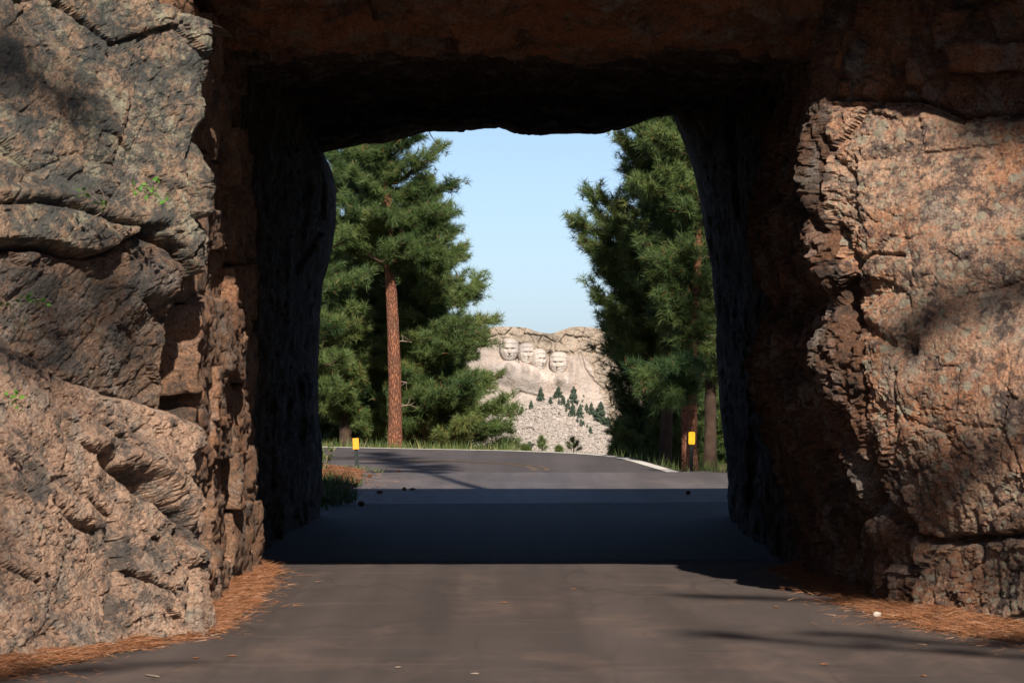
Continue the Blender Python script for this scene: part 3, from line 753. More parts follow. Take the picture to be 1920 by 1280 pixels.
# lush grass in the shade by the far tunnel mouth
def grass(n, xr, yr, h, w, mat, label, zf, seed, lean=0.35, mask=None):
    r = np.random.default_rng(seed)
    x = r.uniform(*xr, n); y = r.uniform(*yr, n)
    cl = pnoise(np.stack([x * 1.7, y * 1.7, 0 * x + seed], 1))
    keep = (cl + r.normal(0, 0.25, n)) > -0.15
    if mask is not None: keep &= mask(x, y)
    x, y, cl = x[keep], y[keep], cl[keep]; n = len(x)
    dirs = np.stack([r.normal(0, lean, n), r.normal(0, lean, n), np.ones(n)], 1); dirs /= np.linalg.norm(dirs, axis=1)[:, None]
    L = h * (0.45 + 0.7 * r.random(n)) * (1 + 0.6 * np.clip(cl, -0.5, 1))
    me = blades(np.column_stack([x, y, zf(x, y)]), dirs, L, w * (0.7 + 0.6 * r.random(n)), np.clip(r.normal(0.45, 0.28, n), 0, 1), 'grass', mat, 0.08)
    return tag(link('grass', me, mat), label, 'grass', None, 'stuff')
grass(4600, (-3.2, -1.72), (42.4, 49.3), 0.20, 0.012, M['grass_dark'], 'lush dark grass in shade beside the far tunnel mouth', mz, 21, 0.4,
      lambda x, y: x < -1.80 - 0.02 * (y - 42) + 0.12 * np.sin(y * 1.3))
grass(420, (-2.6, -1.75), (54.6, 55.9), 0.06, 0.008, M['grass'], 'sparse green tufts around the orange marker post', mz, 22, 0.5)
def verge_mask(x, y):
    t = y - np.interp(x, ox, oy)
    return (t > 0.45) & (t < 4.5) & ~((x > 0.10) & (x < 1.55) & (t > 0.2))
grass(26000, (-7, 6.2), (56.0, 70), 0.20, 0.011, M['grass'], 'tall seeding grass along the outside of the bend under the pines', ground_z, 23, 0.28, verge_mask)
grass(1500, (-0.3, 1.9), (61.5, 65.5), 0.07, 0.009, M['grass'], 'short grass at the road edge in front of the rock slide', ground_z, 24, 0.4, lambda x, y: (y - np.interp(x, ox, oy) > 0.35))
# stalky bush hanging beside the left wall at the far mouth
def bush(name, label, loc, h, n, spread, seed, mat, stem_mat, leaf=0.035):
    r = np.random.default_rng(seed)
    root = empty(name, loc); tag(root, label, 'plant')
    mb = MB(); bp, bd = [], []
    for k in range(n):
        th = r.random() * 6.28; e = np.array([math.cos(th) * spread * r.random(), math.sin(th) * spread * r.random(), h * (0.5 + 0.5 * r.random())])
        path = np.array([[0, 0, 0], e * 0.4 + np.array([0, 0, 0.1 * h]), e * 0.75, e]) + np.array([e[0] * 0.4, e[1] * 0.4, 0])
        mb.add(*tube(path, [0.006, 0.005, 0.004, 0.002], 5))
        for q in range(30):
            t = 0.15 + 0.85 * r.random(); p = np.array([np.interp(t, [0, .33, .66, 1], path[:, c]) for c in range(3)])
            d = r.normal(size=3); d /= np.linalg.norm(d); bp.append(p + d * 0.015); bd.append(d)
    mb.build('stem', stem_mat, root)
    bp = np.array(bp); bd = np.array(bd); m = len(bp)
    me = blades(bp, bd, leaf * (0.8 + 0.6 * r.random(m)), leaf * 0.6 * np.ones(m), r.random(m), 'foliage', mat)
    link('foliage', me, mat, root)
    return root
bush('weed_bush', 'stalky weeds against the left edge of the far tunnel mouth', (-2.56, 53.2, 0.05), 0.46, 10, 0.22, 31, M['grass'], M['twig'], 0.05)
# leafy plants
def leaf_mesh(L, W, curl):
    n = 7; t = np.linspace(0, 1, n)
    w = W * np.sin(np.pi * np.clip(t * 0.94 + 0.03, 0, 1)) ** 0.8
    V = []
    for i in range(n):
        x = L * t[i]; z = curl * L * math.sin(t[i] * 1.8)
        V += [(x, -w[i], z + 0.12 * w[i]), (x, 0, z - 0.10 * w[i]), (x, w[i], z + 0.12 * w[i])]
    Fc = grid_faces(n, 3)
    return np.array(V), Fc
def place_leaf(root, L, W, curl, az, el, tint, off=(0, 0, 0)):
    V, Fc = leaf_mesh(L, W, curl)
    R = Matrix.Rotation(az, 3, 'Z') @ Matrix.Rotation(-el, 3, 'Y')
    V = V @ np.array(R).T + np.array(off)
    me = raw_mesh('leaf', V, Fc); set_tint(me, np.full(len(V), tint))
    return link('leaf', me, M['leaf'], root)
x, y = G_(372, 1155)
pl = empty('leafy_plant', (x, y, 0.02)); tag(pl, 'small broad leaved green plant growing at the left foot of the tunnel mouth', 'plant')
place_leaf(pl, 0.15, 0.030, 0.1, math.radians(205), math.radians(75), 0.5)
place_leaf(pl, 0.13, 0.032, 0.15, math.radians(-25), math.radians(28), 0.75, (0.01, 0, 0))
place_leaf(pl, 0.11, 0.028, 0.2, math.radians(20), math.radians(40), 0.3)
place_leaf(pl, 0.11, 0.020, 0.2, math.radians(170), math.radians(38), 0.45)
place_leaf(pl, 0.10, 0.024, 0.2, math.radians(-80), math.radians(55), 0.6)
x, y = G_(4, 1205)
pl = empty('leafy_plant', (x, y - 0.15, 0.02)); tag(pl, 'green leaf clump at the bottom left edge beside the grey stone', 'plant')
for k in range(4): place_leaf(pl, 0.16, 0.035, 0.15, math.radians(60 + 85 * k), math.radians(50), 0.2 + 0.2 * k)
def vine(label, pts, n, seed, spread, leaf, d_off):
    """thin sprig rooted in a crack of the left outcrop"""
    r = np.random.default_rng(seed)
    P3 = np.array([at(*p) for p in pts])
    root = empty('vine_sprig', tuple(P3[0])); tag(root, label, 'plant', 'sprigs growing from cracks of the left outcrop')
    L = P3 - P3[0]
    mb = MB(); mb.add(*tube(resample(L, 10), np.linspace(0.005, 0.002, 10), 5))
    ends = []
    for k in range(5):
        t = r.random(); p = np.array([np.interp(t * (len(L) - 1), range(len(L)), L[:, c]) for c in range(3)])
        e = p + np.array([r.normal(0, spread), -0.04 * r.random(), r.normal(0.02, spread * 0.6)])
        mb.add(*tube(np.array([p, (p + e) / 2 + 0.01, e]), [0.003, 0.002, 0.001], 4)); ends.append((p, e))
    mb.build('stem', M['twig'], root)
    V, Fc = leaf_mesh(leaf, leaf * 0.33, 0.15)
    VV, FF, TT, c = [], [], [], 0
    for k in range(n):
        p, e = ends[r.integers(len(ends))]; q = p + (e - p) * r.random() + r.normal(0, 0.012, 3)
        R = np.array(Matrix.Rotation(r.random() * 6.28, 3, 'Z') @ Matrix.Rotation(r.normal(0, 0.6), 3, 'Y') @ Matrix.Rotation(r.normal(0, 0.6), 3, 'X'))
        VV.append(V @ R.T * r.uniform(0.6, 1.2) + q + np.array([0, -0.03, 0])); FF.append(Fc + c); TT.append(np.full(len(V), r.random())); c += len(V)
    me = raw_mesh('foliage', np.concatenate(VV), np.concatenate(FF)); set_tint(me, np.concatenate(TT))
    link('foliage', me, M['leaf'], root)
vine('green sprig spreading across the lichen slab of the left outcrop', [(150, 425, 23.35), (200, 392, 23.3), (250, 362, 23.4), (290, 352, 23.5)], 60, 41, 0.12, 0.035, 0)
vine('green leaves in the crack at the left edge below the lichen slab', [(20, 590, 22.4), (40, 570, 22.35), (70, 560, 22.4), (90, 590, 22.5)], 34, 42, 0.08, 0.035, 0)
vine('ivy like green leaves on the pale lower slab at the left edge', [(10, 740, 22.0), (30, 752, 22.0), (38, 790, 22.0)], 16, 43, 0.05, 0.042, 0)

# ------------------------------------------------------------------ pines
def tuft_needles(Pt, At, St, n, r, length=0.110, width=0.0074, tint0=None):
    K = len(Pt)
    ref = r.normal(size=(K, 3)); s = np.cross(At, ref); s /= np.linalg.norm(s, axis=1)[:, None] + 1e-9
    b = np.cross(At, s)
    th = r.random((K, n)) * 2 * np.pi; ph = np.radians(15 + 72 * r.random((K, n)) ** 0.8)
    D = At[:, None] * np.cos(ph)[..., None] + (s[:, None] * np.cos(th)[..., None] + b[:, None] * np.sin(th)[..., None]) * np.sin(ph)[..., None]
    D = D.reshape(-1, 3)
    B = (Pt[:, None] + At[:, None] * (St[:, None] * length * (r.random((K, n)) * 1.0 - 0.55))[..., None]).reshape(-1, 3)
    L = (St[:, None] * length * (0.75 + 0.5 * r.random((K, n)))).ravel()
    W = np.full(len(L), width) * (0.7 + 0.6 * r.random(len(L))) * np.repeat(St, n)
    tint = np.clip(np.repeat(tint0, n) + r.normal(0, 0.10, K * n), 0, 0.88)
    tint = np.where(r.random(K * n) < 0.015, 1.0, tint)
    return B, D, L, W, tint
def make_pine(name, label, loc, height, r0, profile, seed, nbr, trunk_mat, group='pines beyond the tunnel', lean=(0, 0), extras=(), tsize=1.0, nneed=32, bare=(), tint_mid=0.45, sub=7, droop=0.12, phi_range=None, bmul=1.18, hide=3):
    """profile: list of (height, crown radius); trunk and limbs taper, tufts sit on twigs"""
    r = np.random.default_rng(seed)
    root = empty(name, loc); tag(root, label, 'tree', group)
    nz = 40
    tz = np.linspace(-0.15, height, nz)
    cx = lean[0] * tz / height + 0.04 * np.sin(tz * 0.9 + seed); cy = lean[1] * tz / height + 0.03 * np.cos(tz * 1.1 + seed)
    rad = r0 * (1 - 0.82 * np.clip(tz / height, 0, 1) ** 1.15) * (1 + 0.25 * np.exp(-np.clip(tz, 0, None) / 0.18))
    V, Fc = tube(np.stack([cx, cy, tz], 1), rad, 14)
    V += (0.10 * r0 * fbm(V * np.array([1, 1, 0.35]) / (r0 * 0.7) + seed, 3))[:, None] * np.array([1, 1, 0])
    link('trunk', raw_mesh('trunk', V, Fc), trunk_mat, root)
    zb = [a for a, b in profile]; rb = [b for a, b in profile]
    limbs = MB(); TP, TA, TS, TT = [], [], [], []
    # boughs
    specs = []
    nbr = int(nbr * bmul)
    for k in range(nbr):
        u = (k + r.random()) / nbr
        z = zb[0] + (zb[-1] - zb[0]) * u
        az = k * 2.399963 + r.normal(0, 0.35)
        if phi_range is not None: az = phi_range[0] + (phi_range[1] - phi_range[0]) * r.random()
        R = np.interp(z, zb, rb) * r.uniform(0.55, 1.08)
        specs.append((z, az, R, None))
    for e in extras: specs.append((e[0], None, None, np.array(e[1], float)))
    for (z, az, R, tgt) in specs:
        o0 = np.array([np.interp(z, tz, cx), np.interp(z, tz, cy), z])
        if tgt is None:
            rise = r.uniform(-0.05, 0.42) + 0.35 * (z - zb[0]) / (zb[-1] - zb[0] + 1e-6)
            end = o0 + np.array([math.cos(az) * R, math.sin(az) * R, R * rise])
        else:
            end = tgt - np.array(loc)
            R = np.linalg.norm(end - o0)
        if R < 0.02: continue
        sag = np.array([0, 0, -droop * R * r.uniform(0.6, 1.8)])
        ts = np.linspace(0, 1, 7)
        path = o0[None] * (1 - ts[:, None]) + end[None] * ts[:, None] + sag[None] * (np.sin(np.pi * ts) * (1 - 0.2 * ts))[:, None]
        path[1:-1] += r.normal(0, 0.025 * R, (5, 3))
        br = max(0.010, 0.022 * R ** 0.8 + 0.004)
        limbs.add(*tube(path, np.linspace(br, br * 0.25, 7), 5))
        main = (end - o0) / R
        # a bough has its own shade of green
        tb = tint_mid + r.normal(0, 0.20)
        ns = max(4, int(sub * (0.8 + R * 1.5) * (1.0 if tgt is None else 1.3)))
        for q in range(ns):
            t = 0.12 + 0.88 * (q + r.random()) / ns
            p = np.array([np.interp(t, ts, path[:, c]) for c in range(3)])
            side = np.cross(main, [0, 0, 1]); side /= np.linalg.norm(side) + 1e-9
            dirn = main * r.uniform(0.35, 1.0) + side * r.choice([-1, 1]) * r.uniform(0.2, 0.95) + np.array([0, 0, r.uniform(-0.18, 0.62)])
            dirn /= np.linalg.norm(dirn)
            tl = min(R, 1.1) * r.uniform(0.16, 0.40) * (1.15 - 0.5 * t) + 0.08
            e2 = p + dirn * tl
            limbs.add(*tube(np.array([p, (p + e2) / 2 + np.array([0, 0, -0.02]), e2]), [br * 0.4, br * 0.3, 0.004], 4))
            m = max(3, int(tl / 0.042))
            for w in range(m):
                f = (w + 1) / m
                if f < 0.25 and m > 2: continue
                pp = p + (e2 - p) * f + r.normal(0, 0.035, 3)
                dd = dirn + r.normal(0, 0.45, 3) + np.array([0, 0, 0.35]); dd /= np.linalg.norm(dd)
                TP.append(pp); TA.append(dd); TS.append(tsize * r.uniform(0.75, 1.45)); TT.append(tb + r.normal(0, 0.08))
        for q in range(int(3 * hide)):
            t = r.uniform(0.04, 0.30); p = np.array([np.interp(t, ts, path[:, c]) for c in range(3)]) + r.normal(0, 0.09, 3)
            dd = main + r.normal(0, 0.5, 3) + np.array([0, -0.4, 0.4]); dd /= np.linalg.norm(dd)
            TP.append(p); TA.append(dd); TS.append(tsize * r.uniform(0.9, 1.3)); TT.append(tb + r.normal(0, 0.08))
        TP.append(end); TA.append(main + np.array([0, 0, 0.4])); TA[-1] /= np.linalg.norm(TA[-1]); TS.append(tsize * 1.1); TT.append(tb)
    # top shoot
    for w in range(5):
        TP.append(np.array([cx[-1], cy[-1], height - 0.08 * w])); TA.append(np.array([0.1, 0, 1.0])); TS.append(tsize); TT.append(tint_mid)
    limbs.build('limbs', M['bark_dark'], root)['kind'] = 'stuff'
    B, D, L, W, tint = tuft_needles(np.array(TP), np.array(TA), np.array(TS), nneed, r, tint0=np.array(TT))
    me = blades(B, D, L, W, tint, 'crown', M['needles'])
    link('crown', me, M['needles'], root)
    # dead bare branches on the trunk
    for (z, az, L_) in bare:
        mb = MB()
        o0 = np.array([np.interp(z, tz, cx), np.interp(z, tz, cy), z]); e = o0 + np.array([math.cos(az) * L_, math.sin(az) * L_, r.uniform(-0.15, 0.2) * L_])
        m1 = o0 + (e - o0) * 0.5 + np.array([0, 0, 0.05 * L_])
        mb.add(*tube(np.array([o0, m1, e]), [0.012, 0.009, 0.004], 5))
        for q in range(4):
            p = o0 + (e - o0) * r.uniform(0.4, 0.95); e2 = p + np.array([r.normal(0, .12), r.normal(0, .12), r.normal(0, .12)]) * (0.6 + L_)
            mb.add(*tube(np.array([p, (p + e2) / 2 + r.normal(0, 0.01, 3), e2]), [0.007, 0.005, 0.003], 4))
        mb.build('dead_branch', M['twig'], root)
    return root
def tree_at(px, d):
    x = (px - 960) / F * d
    return (x, d, float(ground_z(np.array([x]), np.array([d]))[0]))
ZT = lambda py, d: HCAM + (HOR - py) / F * d
# left group ------------------------------------------------
tl = tree_at(738, 69.5)
make_pine('pine_tree', 'tall pine with straight orange bark trunk standing on the left verge of the bend', tl, 9.2, 0.124,
          [(3.15, 0.35), (3.5, 0.85), (4.2, 1.0), (5.2, 1.0), (6.2, 0.95), (7.5, 0.8), (9.2, 0.2)], 101, 62, M['bark'], lean=(-0.16, 0.1), tint_mid=0.48,
          extras=[(4.6, at(844, 345, 69.3)), (4.3, at(832, 395, 69.0)), (4.1, at(836, 430, 69.4)), (3.6, at(626, 420, 69)), (3.3, at(611, 400, 69.2)), (3.4, at(786, 470, 69)), (3.3, at(746, 455, 68.6))],
          bare=[(1.9, 0.1, 0.32), (1.2, -0.2, 0.22), (0.75, 0.0, 0.3)])
make_pine('pine_tree', 'bushy green pine with boughs down to the grass, right of the orange trunk', tree_at(798, 72.0), 4.9, 0.10,
          [(0.25, 1.45), (0.8, 1.35), (1.5, 1.12), (2.2, 0.86), (3.0, 0.72), (3.7, 0.55), (4.3, 0.40), (4.9, 0.1)], 102, 95, M['bark_dark'], tint_mid=0.50, sub=8,
          extras=[(2.9, at(892, 520, 73)), (2.9, at(876, 545, 73.2)), (2.4, at(908, 600, 73)), (2.1, at(908, 640, 73)), (1.4, at(918, 705, 73.2)), (1.0, at(948, 765, 73.2)), (0.7, at(954, 800, 73)), (0.4, at(952, 828, 73)), (3.4, at(858, 470, 73.4))])
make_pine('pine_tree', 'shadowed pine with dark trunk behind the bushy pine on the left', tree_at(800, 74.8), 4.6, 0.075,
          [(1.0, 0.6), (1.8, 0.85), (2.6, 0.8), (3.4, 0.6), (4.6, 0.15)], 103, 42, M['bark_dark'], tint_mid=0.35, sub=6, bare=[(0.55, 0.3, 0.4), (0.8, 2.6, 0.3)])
make_pine('pine_tree', 'leafy pine at the left edge of the far mouth with low pale green boughs', tree_at(650, 72.0), 7.6, 0.11,
          [(0.5, 0.95), (1.3, 1.1), (2.4, 1.1), (3.6, 0.95), (5.0, 0.9), (6.2, 0.7), (7.6, 0.15)], 104, 85, M['bark_dark'], tint_mid=0.52, sub=8)
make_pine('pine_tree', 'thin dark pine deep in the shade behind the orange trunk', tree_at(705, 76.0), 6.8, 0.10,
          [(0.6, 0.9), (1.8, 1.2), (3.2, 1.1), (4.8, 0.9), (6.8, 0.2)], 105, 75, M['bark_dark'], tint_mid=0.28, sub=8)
make_pine('pine_tree', 'pine half hidden by the left wall of the tunnel mouth', tree_at(575, 66.5), 5.6, 0.12,
          [(1.0, 0.8), (2.2, 0.9), (3.6, 0.8), (5.6, 0.2)], 106, 46, M['bark'], tint_mid=0.45, bare=[(2.1, 0.2, 0.5), (1.8, 0.0, 0.45)])
make_pine('pine_tree', 'low dense pine filling the gap behind the left pines', tree_at(745, 80.0), 5.2, 0.12,
          [(0.3, 1.7), (1.5, 1.6), (3.0, 1.3), (4.2, 0.9), (5.2, 0.2)], 107, 85, M['bark_dark'], tint_mid=0.30, sub=8, tsize=1.2)
make_pine('pine_tree', 'low bushy pine just inside the left edge of the far mouth, behind the weeds', tree_at(600, 75.0), 3.4, 0.08,
          [(0.1, 0.9), (1.0, 1.0), (2.0, 0.8), (3.4, 0.15)], 108, 60, M['bark_dark'], tint_mid=0.42, sub=7)
# right group -----------------------------------------------
make_pine('pine_tree', 'tall pine with reddish trunk beside the yellow marker on the right', tree_at(1302, 58.5), 8.6, 0.080,
          [(1.75, 0.4), (2.6, 0.85), (3.4, 1.0), (4.4, 1.05), (5.6, 0.95), (7.0, 0.7), (8.6, 0.15)], 111, 66, M['bark'], lean=(0.05, 0.0), tint_mid=0.46,
          extras=[(1.55, at(1211, 705, 58.2)), (1.6, at(1231, 720, 57.8)), (1.45, at(1251, 760, 57.8)), (1.7, at(1271, 690, 57.5)), (1.5, at(1191, 690, 58.6))], bare=[(1.95, 0.1, 0.3), (1.75, 0.3, 0.28), (2.5, 0.2, 0.35)])
make_pine('pine_tree', 'large sunlit pine with long boughs reaching left over the gap', tree_at(1252, 62.5), 7.6, 0.10,
          [(1.5, 0.55), (2.2, 0.72), (3.0, 0.75), (3.8, 0.72), (4.6, 0.62), (5.4, 0.62), (6.4, 0.5), (7.6, 0.15)], 112, 84, M['bark_dark'], tint_mid=0.52, sub=8,
          extras=[(3.3, at(1078, 412, 62.2)), (3.2, at(1106, 362, 62.3)), (3.1, at(1128, 372, 62.0)), (3.0, at(1091, 440, 62.2)), (2.7, at(1108, 470, 62.4)), (2.6, at(1121, 485, 62)), (2.2, at(1116, 540, 62)), (2.0, at(1134, 565, 62.2)), (2.5, at(1141, 510, 62)),
                  (4.4, at(1171, 262, 62.2)), (4.0, at(1188, 330, 62.2)), (3.6, at(1166, 385, 62)), (4.8, at(1186, 240, 62)), (3.4, at(1156, 420, 61.8)), (1.9, at(1146, 600, 62.3)), (2.9, at(1166, 470, 61.8))])
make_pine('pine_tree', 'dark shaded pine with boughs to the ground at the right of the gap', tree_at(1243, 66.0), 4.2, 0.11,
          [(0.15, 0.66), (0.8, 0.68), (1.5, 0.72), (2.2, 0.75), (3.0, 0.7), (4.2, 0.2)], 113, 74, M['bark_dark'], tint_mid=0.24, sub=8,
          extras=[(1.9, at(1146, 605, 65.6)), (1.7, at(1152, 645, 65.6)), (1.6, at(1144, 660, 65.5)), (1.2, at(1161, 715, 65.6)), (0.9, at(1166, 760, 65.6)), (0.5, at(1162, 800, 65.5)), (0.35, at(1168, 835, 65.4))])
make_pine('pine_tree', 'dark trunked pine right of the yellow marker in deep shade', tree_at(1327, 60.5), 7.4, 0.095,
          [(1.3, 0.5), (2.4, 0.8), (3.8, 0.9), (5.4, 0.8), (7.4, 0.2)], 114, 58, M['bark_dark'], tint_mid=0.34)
make_pine('pine_tree', 'slim brown trunk pine directly left of the yellow marker', tree_at(1284, 60.2), 5.6, 0.085,
          [(1.7, 0.4), (2.6, 0.7), (3.8, 0.7), (5.6, 0.2)], 115, 36, M['bark'], tint_mid=0.38)
make_pine('pine_tree', 'dense pine filling the wood behind the right trunks', tree_at(1345, 68), 6.6, 0.12,
          [(0.2, 1.1), (1.6, 1.3), (3.0, 1.3), (4.6, 1.0), (6.6, 0.2)], 116, 95, M['bark_dark'], tint_mid=0.36, sub=8, tsize=1.1)
make_pine('pine_tree', 'small sunlit pine crown low behind the right verge', tree_at(1258, 64.2), 1.5, 0.04,
          [(0.05, 0.42), (0.5, 0.40), (1.0, 0.28), (1.5, 0.08)], 117, 34, M['bark_dark'], tint_mid=0.62, sub=6, tsize=0.8)
make_pine('pine_sapling', 'low green pine sapling at the right corner of the bend', tree_at(1172, 63.2), 0.55, 0.02,
          [(0.05, 0.26), (0.3, 0.22), (0.55, 0.05)], 118, 16, M['bark_dark'], None, tint_mid=0.6, sub=5, tsize=0.7)
# saplings in the gap
def sapling(px, top, d, seed, wid, label, nsh=9):
    x, y, z = tree_at(px, d)
    h = ZT(top, d) - z
    r = np.random.default_rng(seed)
    root = empty('pine_sapling', (x, y, z)); tag(root, label, 'tree', 'young pines at the road edge')
    link('trunk', raw_mesh('trunk', *tube(np.array([[0, 0, -0.05], [0.01, 0, h * 0.5], [0, 0, h * 0.85]]), [0.014, 0.010, 0.005], 6)), M['bark_dark'], root)
    TP, TA = [], []
    for k in range(nsh):
        t = (k + 0.5) / nsh; az = k * 2.4
        z0 = h * (0.12 + 0.62 * t); e = np.array([math.cos(az) * wid * (1 - 0.5 * t), math.sin(az) * wid * (1 - 0.5 * t), z0 + h * 0.20])
        if k == nsh - 1: e = np.array([0, 0, h * 0.86])
        o0 = np.array([0, 0, z0])
        for f in np.linspace(0.45, 1, 6):
            p = o0 + (e - o0) * f; TP.append(p); a_ = (e - o0) / np.linalg.norm(e - o0) + np.array([0, 0, 0.5]) + r.normal(0, 0.15, 3); TA.append(a_ / np.linalg.norm(a_))
    B, D, L, W, tint = tuft_needles(np.array(TP), np.array(TA), np.full(len(TP), 0.62), 26, r, tint0=r.normal(0.62, 0.1, len(TP)))
    link('crown', blades(B, D, L, W, tint, 'crown', M['needles']), M['needles'], root)
    return root
sapling(1075, 817, 64.8, 121, 0.13, 'young pine sapling with splayed shoots in front of the rock slide, the widest')
sapling(1016, 815, 65.0, 122, 0.075, 'upright bushy pine sapling in the middle of the gap, left of the splayed one')
sapling(1048, 836, 64.6, 123, 0.05, 'tiny pine seedling between the two saplings at the road edge')
sapling(985, 834, 65.5, 124, 0.06, 'small dark sapling at the left end of the gap beside the bushy pine')

# ------------------------------------------------------------------ trees behind the viewpoint that shade the near road and rocks
for x, y, h, sd, nb, lab in [(7.05, 1.0, 22.5, 131, 28, 'tall thin crowned pine standing behind the viewpoint to the right of the road'),
                             (-0.7, -2.5, 25.0, 132, 26, 'tall thin crowned pine standing just behind the viewpoint')]:
    make_pine('roadside_pine', lab, (x, y, 0), h, 0.26, [(10, 1.6), (h * 0.62, 2.9), (h * 0.76, 2.6), (h * 0.9, 1.7), (h, 0.3)], sd, nb, M['bark'], 'pines behind the viewpoint', tsize=1.9, nneed=14, sub=3, bmul=1.0)
def copy_tree(root, loc, rz, sc, label):
    c = root.copy(); COL.objects.link(c); c.location = loc; c.rotation_euler = (0, 0, rz); c.scale = (sc, sc, sc * 1.05); c['label'] = label
    for ch in list(root.children):
        k = ch.copy(); COL.objects.link(k); k.parent = c
    return c
forest = make_pine('roadside_pine', 'dense unseen pine added to cut sky light, nearest the road on the left', (-13.5, 6.0, 0), 15.0, 0.24, [(1.0, 2.6), (4, 3.2), (8, 2.8), (12, 1.6), (15, 0.3)], 135, 80, M['bark'], 'pines behind the viewpoint', tsize=2.6, nneed=14, sub=3, bmul=1.0)  # unseen pines, added here and below to block sky and bounce light
for k, (x, y, sc, lab) in enumerate([(13.5, 9.0, 1.0, 'nearest the road on the right'), (-15, 14, 1.1, 'left of the left outcrop'), (16, 16, 1.05, 'right of the right outcrop'), (-11, -3, 0.9, 'on the left a little behind'), (12, -2, 0.95, 'on the right a little behind'),
                                    (-8, -14, 0.95, 'on the left further behind'), (9, -15, 0.9, 'on the right further behind'), (-4, -24, 1.0, 'straight behind left'), (3.5, -27, 1.1, 'straight behind right'), (-16, -12, 1.2, 'deep in the wood on the left'), (17, -12, 1.15, 'deep in the wood on the right'), (-9.2, 11, 0.8, 'at the left roadside before the outcrop'), (9.6, 13, 0.8, 'at the right roadside before the outcrop'), (-10, 19, 0.9, 'close by the left outcrop'), (11, 20.5, 0.9, 'close by the right outcrop'),
                                    (-10, -20, 1.1, 'far back on the left'), (12, -22, 1.1, 'far back on the right'), (-1, -33, 1.2, 'far back in the middle'), (-20, 3, 1.3, 'far left in the wood'), (21, 4, 1.3, 'far right in the wood'), (7, -36, 1.2, 'far back right of the middle'), (-8, -38, 1.2, 'far back left of the middle')]):
    copy_tree(forest, (x, y, 0), k * 1.1, sc, 'dense unseen pine added to cut sky light, ' + lab)

for x, y, z, h, sd, lab in [(1.5, 36.0, 7.5, 10.0, 141, 'pine on top of the tunnel rock that shades the left of the bend'), (5.7, 36.5, 7.3, 10.4, 142, 'pine on top of the tunnel rock that shades the right of the bend'),
                            (7.0, 37.0, 7.0, 10.5, 143, 'rightmost pine on top of the tunnel rock that shades the right trunks')]:
    make_pine('pine_tree', lab, (x, y, z), h, 0.10, [(5.4, 0.5), (6.4, 1.0), (8.2, 0.9), (h, 0.2)], sd, 26, M['bark'], 'pines on top of the rock', tsize=1.3, nneed=16, sub=4, bmul=1.0)

# ------------------------------------------------------------------ marker posts, cones, twig
def box(c, s):
    c = np.array(c); s = np.array(s) / 2
    V = np.array([[x, y, z] for x in (-1, 1) for y in (-1, 1) for z in (-1, 1)]) * s + c
    Fc = np.array([[0, 1, 3, 2], [4, 6, 7, 5], [0, 4, 5, 1], [2, 3, 7, 6], [0, 2, 6, 4], [1, 5, 7, 3]])
    return V, Fc
def plate(w, h, t, rad, y):
    """rounded rectangle plate facing the road"""
    pts = []
    for cx, cz, a0 in ((w / 2 - rad, h / 2 - rad, 0), (-w / 2 + rad, h / 2 - rad, 90), (-w / 2 + rad, -h / 2 + rad, 180), (w / 2 - rad, -h / 2 + rad, 270)):
        for k in range(5):
            a = math.radians(a0 + 22.5 * k); pts.append((cx + rad * math.cos(a), cz + rad * math.sin(a)))
    n = len(pts)
    V = [(0, y, 0)] + [(x * 0.94, y, z * 0.965) for x, z in pts] + [(x, y + t * 0.3, z) for x, z in pts] + [(x, y + t, z) for x, z in pts] + [(0, y + t, 0)]
    Fc = []
    for k in range(n):
        j = (k + 1) % n
        Fc.append((0, 1 + j, 1 + k, 1 + k))
        Fc.append((1 + k, 1 + j, 1 + n + j, 1 + n + k)); Fc.append((1 + n + k, 1 + n + j, 1 + 2 * n + j, 1 + 2 * n + k)); Fc.append((1 + 2 * n + k, 1 + 2 * n + j, 1 + 3 * n, 1 + 3 * n))
    me = bpy.data.meshes.new('plate'); me.from_pydata(V, [], [tuple(dict.fromkeys(f)) for f in Fc]); me.update()
    return me
def marker(label, px, base, d, panel_top, panel_bot, wpx, mat, tilt, square):
    sc = d / F; x = (px - 960) * sc; zb = HCAM + (HOR - base) * sc
    root = empty('marker_post', (x, d, zb)); tag(root, label, 'road marker', 'reflector posts at the bend')
    top = (base - panel_top) * sc; bot = (base - panel_bot) * sc
    mb = MB()   # U-channel steel post
    mb.add(*box((0, 0.014, top * 0.47), (0.040, 0.006, top * 0.98)))
    for s in (-1, 1): mb.add(*box((s * 0.021, 0.004, top * 0.47), (0.006, 0.026, top * 0.98)))
    p = mb.build('post', M['post_green'], root, False)
    for k in range(3):
        V, Fc = tube(np.array([[0, 0.0, 0], [0, 0.012, 0]]), [0.004, 0.004], 8)
    pm = link('reflector', plate(wpx * sc, top - bot, 0.008, 0.004 if square else 0.022, -0.016), mat, root, (0, 0, (top + bot) / 2))
    for zz in (0.36, -0.36):
        V, Fc = rounded_rock((0.009, 0.006, 0.009), 1, 4, 2.0, 0.0)
        link('bolt', raw_mesh('bolt', V, Fc), M['bolt'], pm, (0, -0.018, zz * (top - bot)))
    root.rotation_euler = (0, tilt, 0)
    return root
marker('orange rectangular reflector on a short dark post on the left verge', 669.5, 886, 55.3, 821, 842, 11.5, M['sign_orange'], math.radians(-2.5), True)
marker('bright yellow rounded reflector on a dark post in front of the right trunks', 1296, 882, 56.0, 809, 833, 12.5, M['sign_yellow'], math.radians(1.0), False)

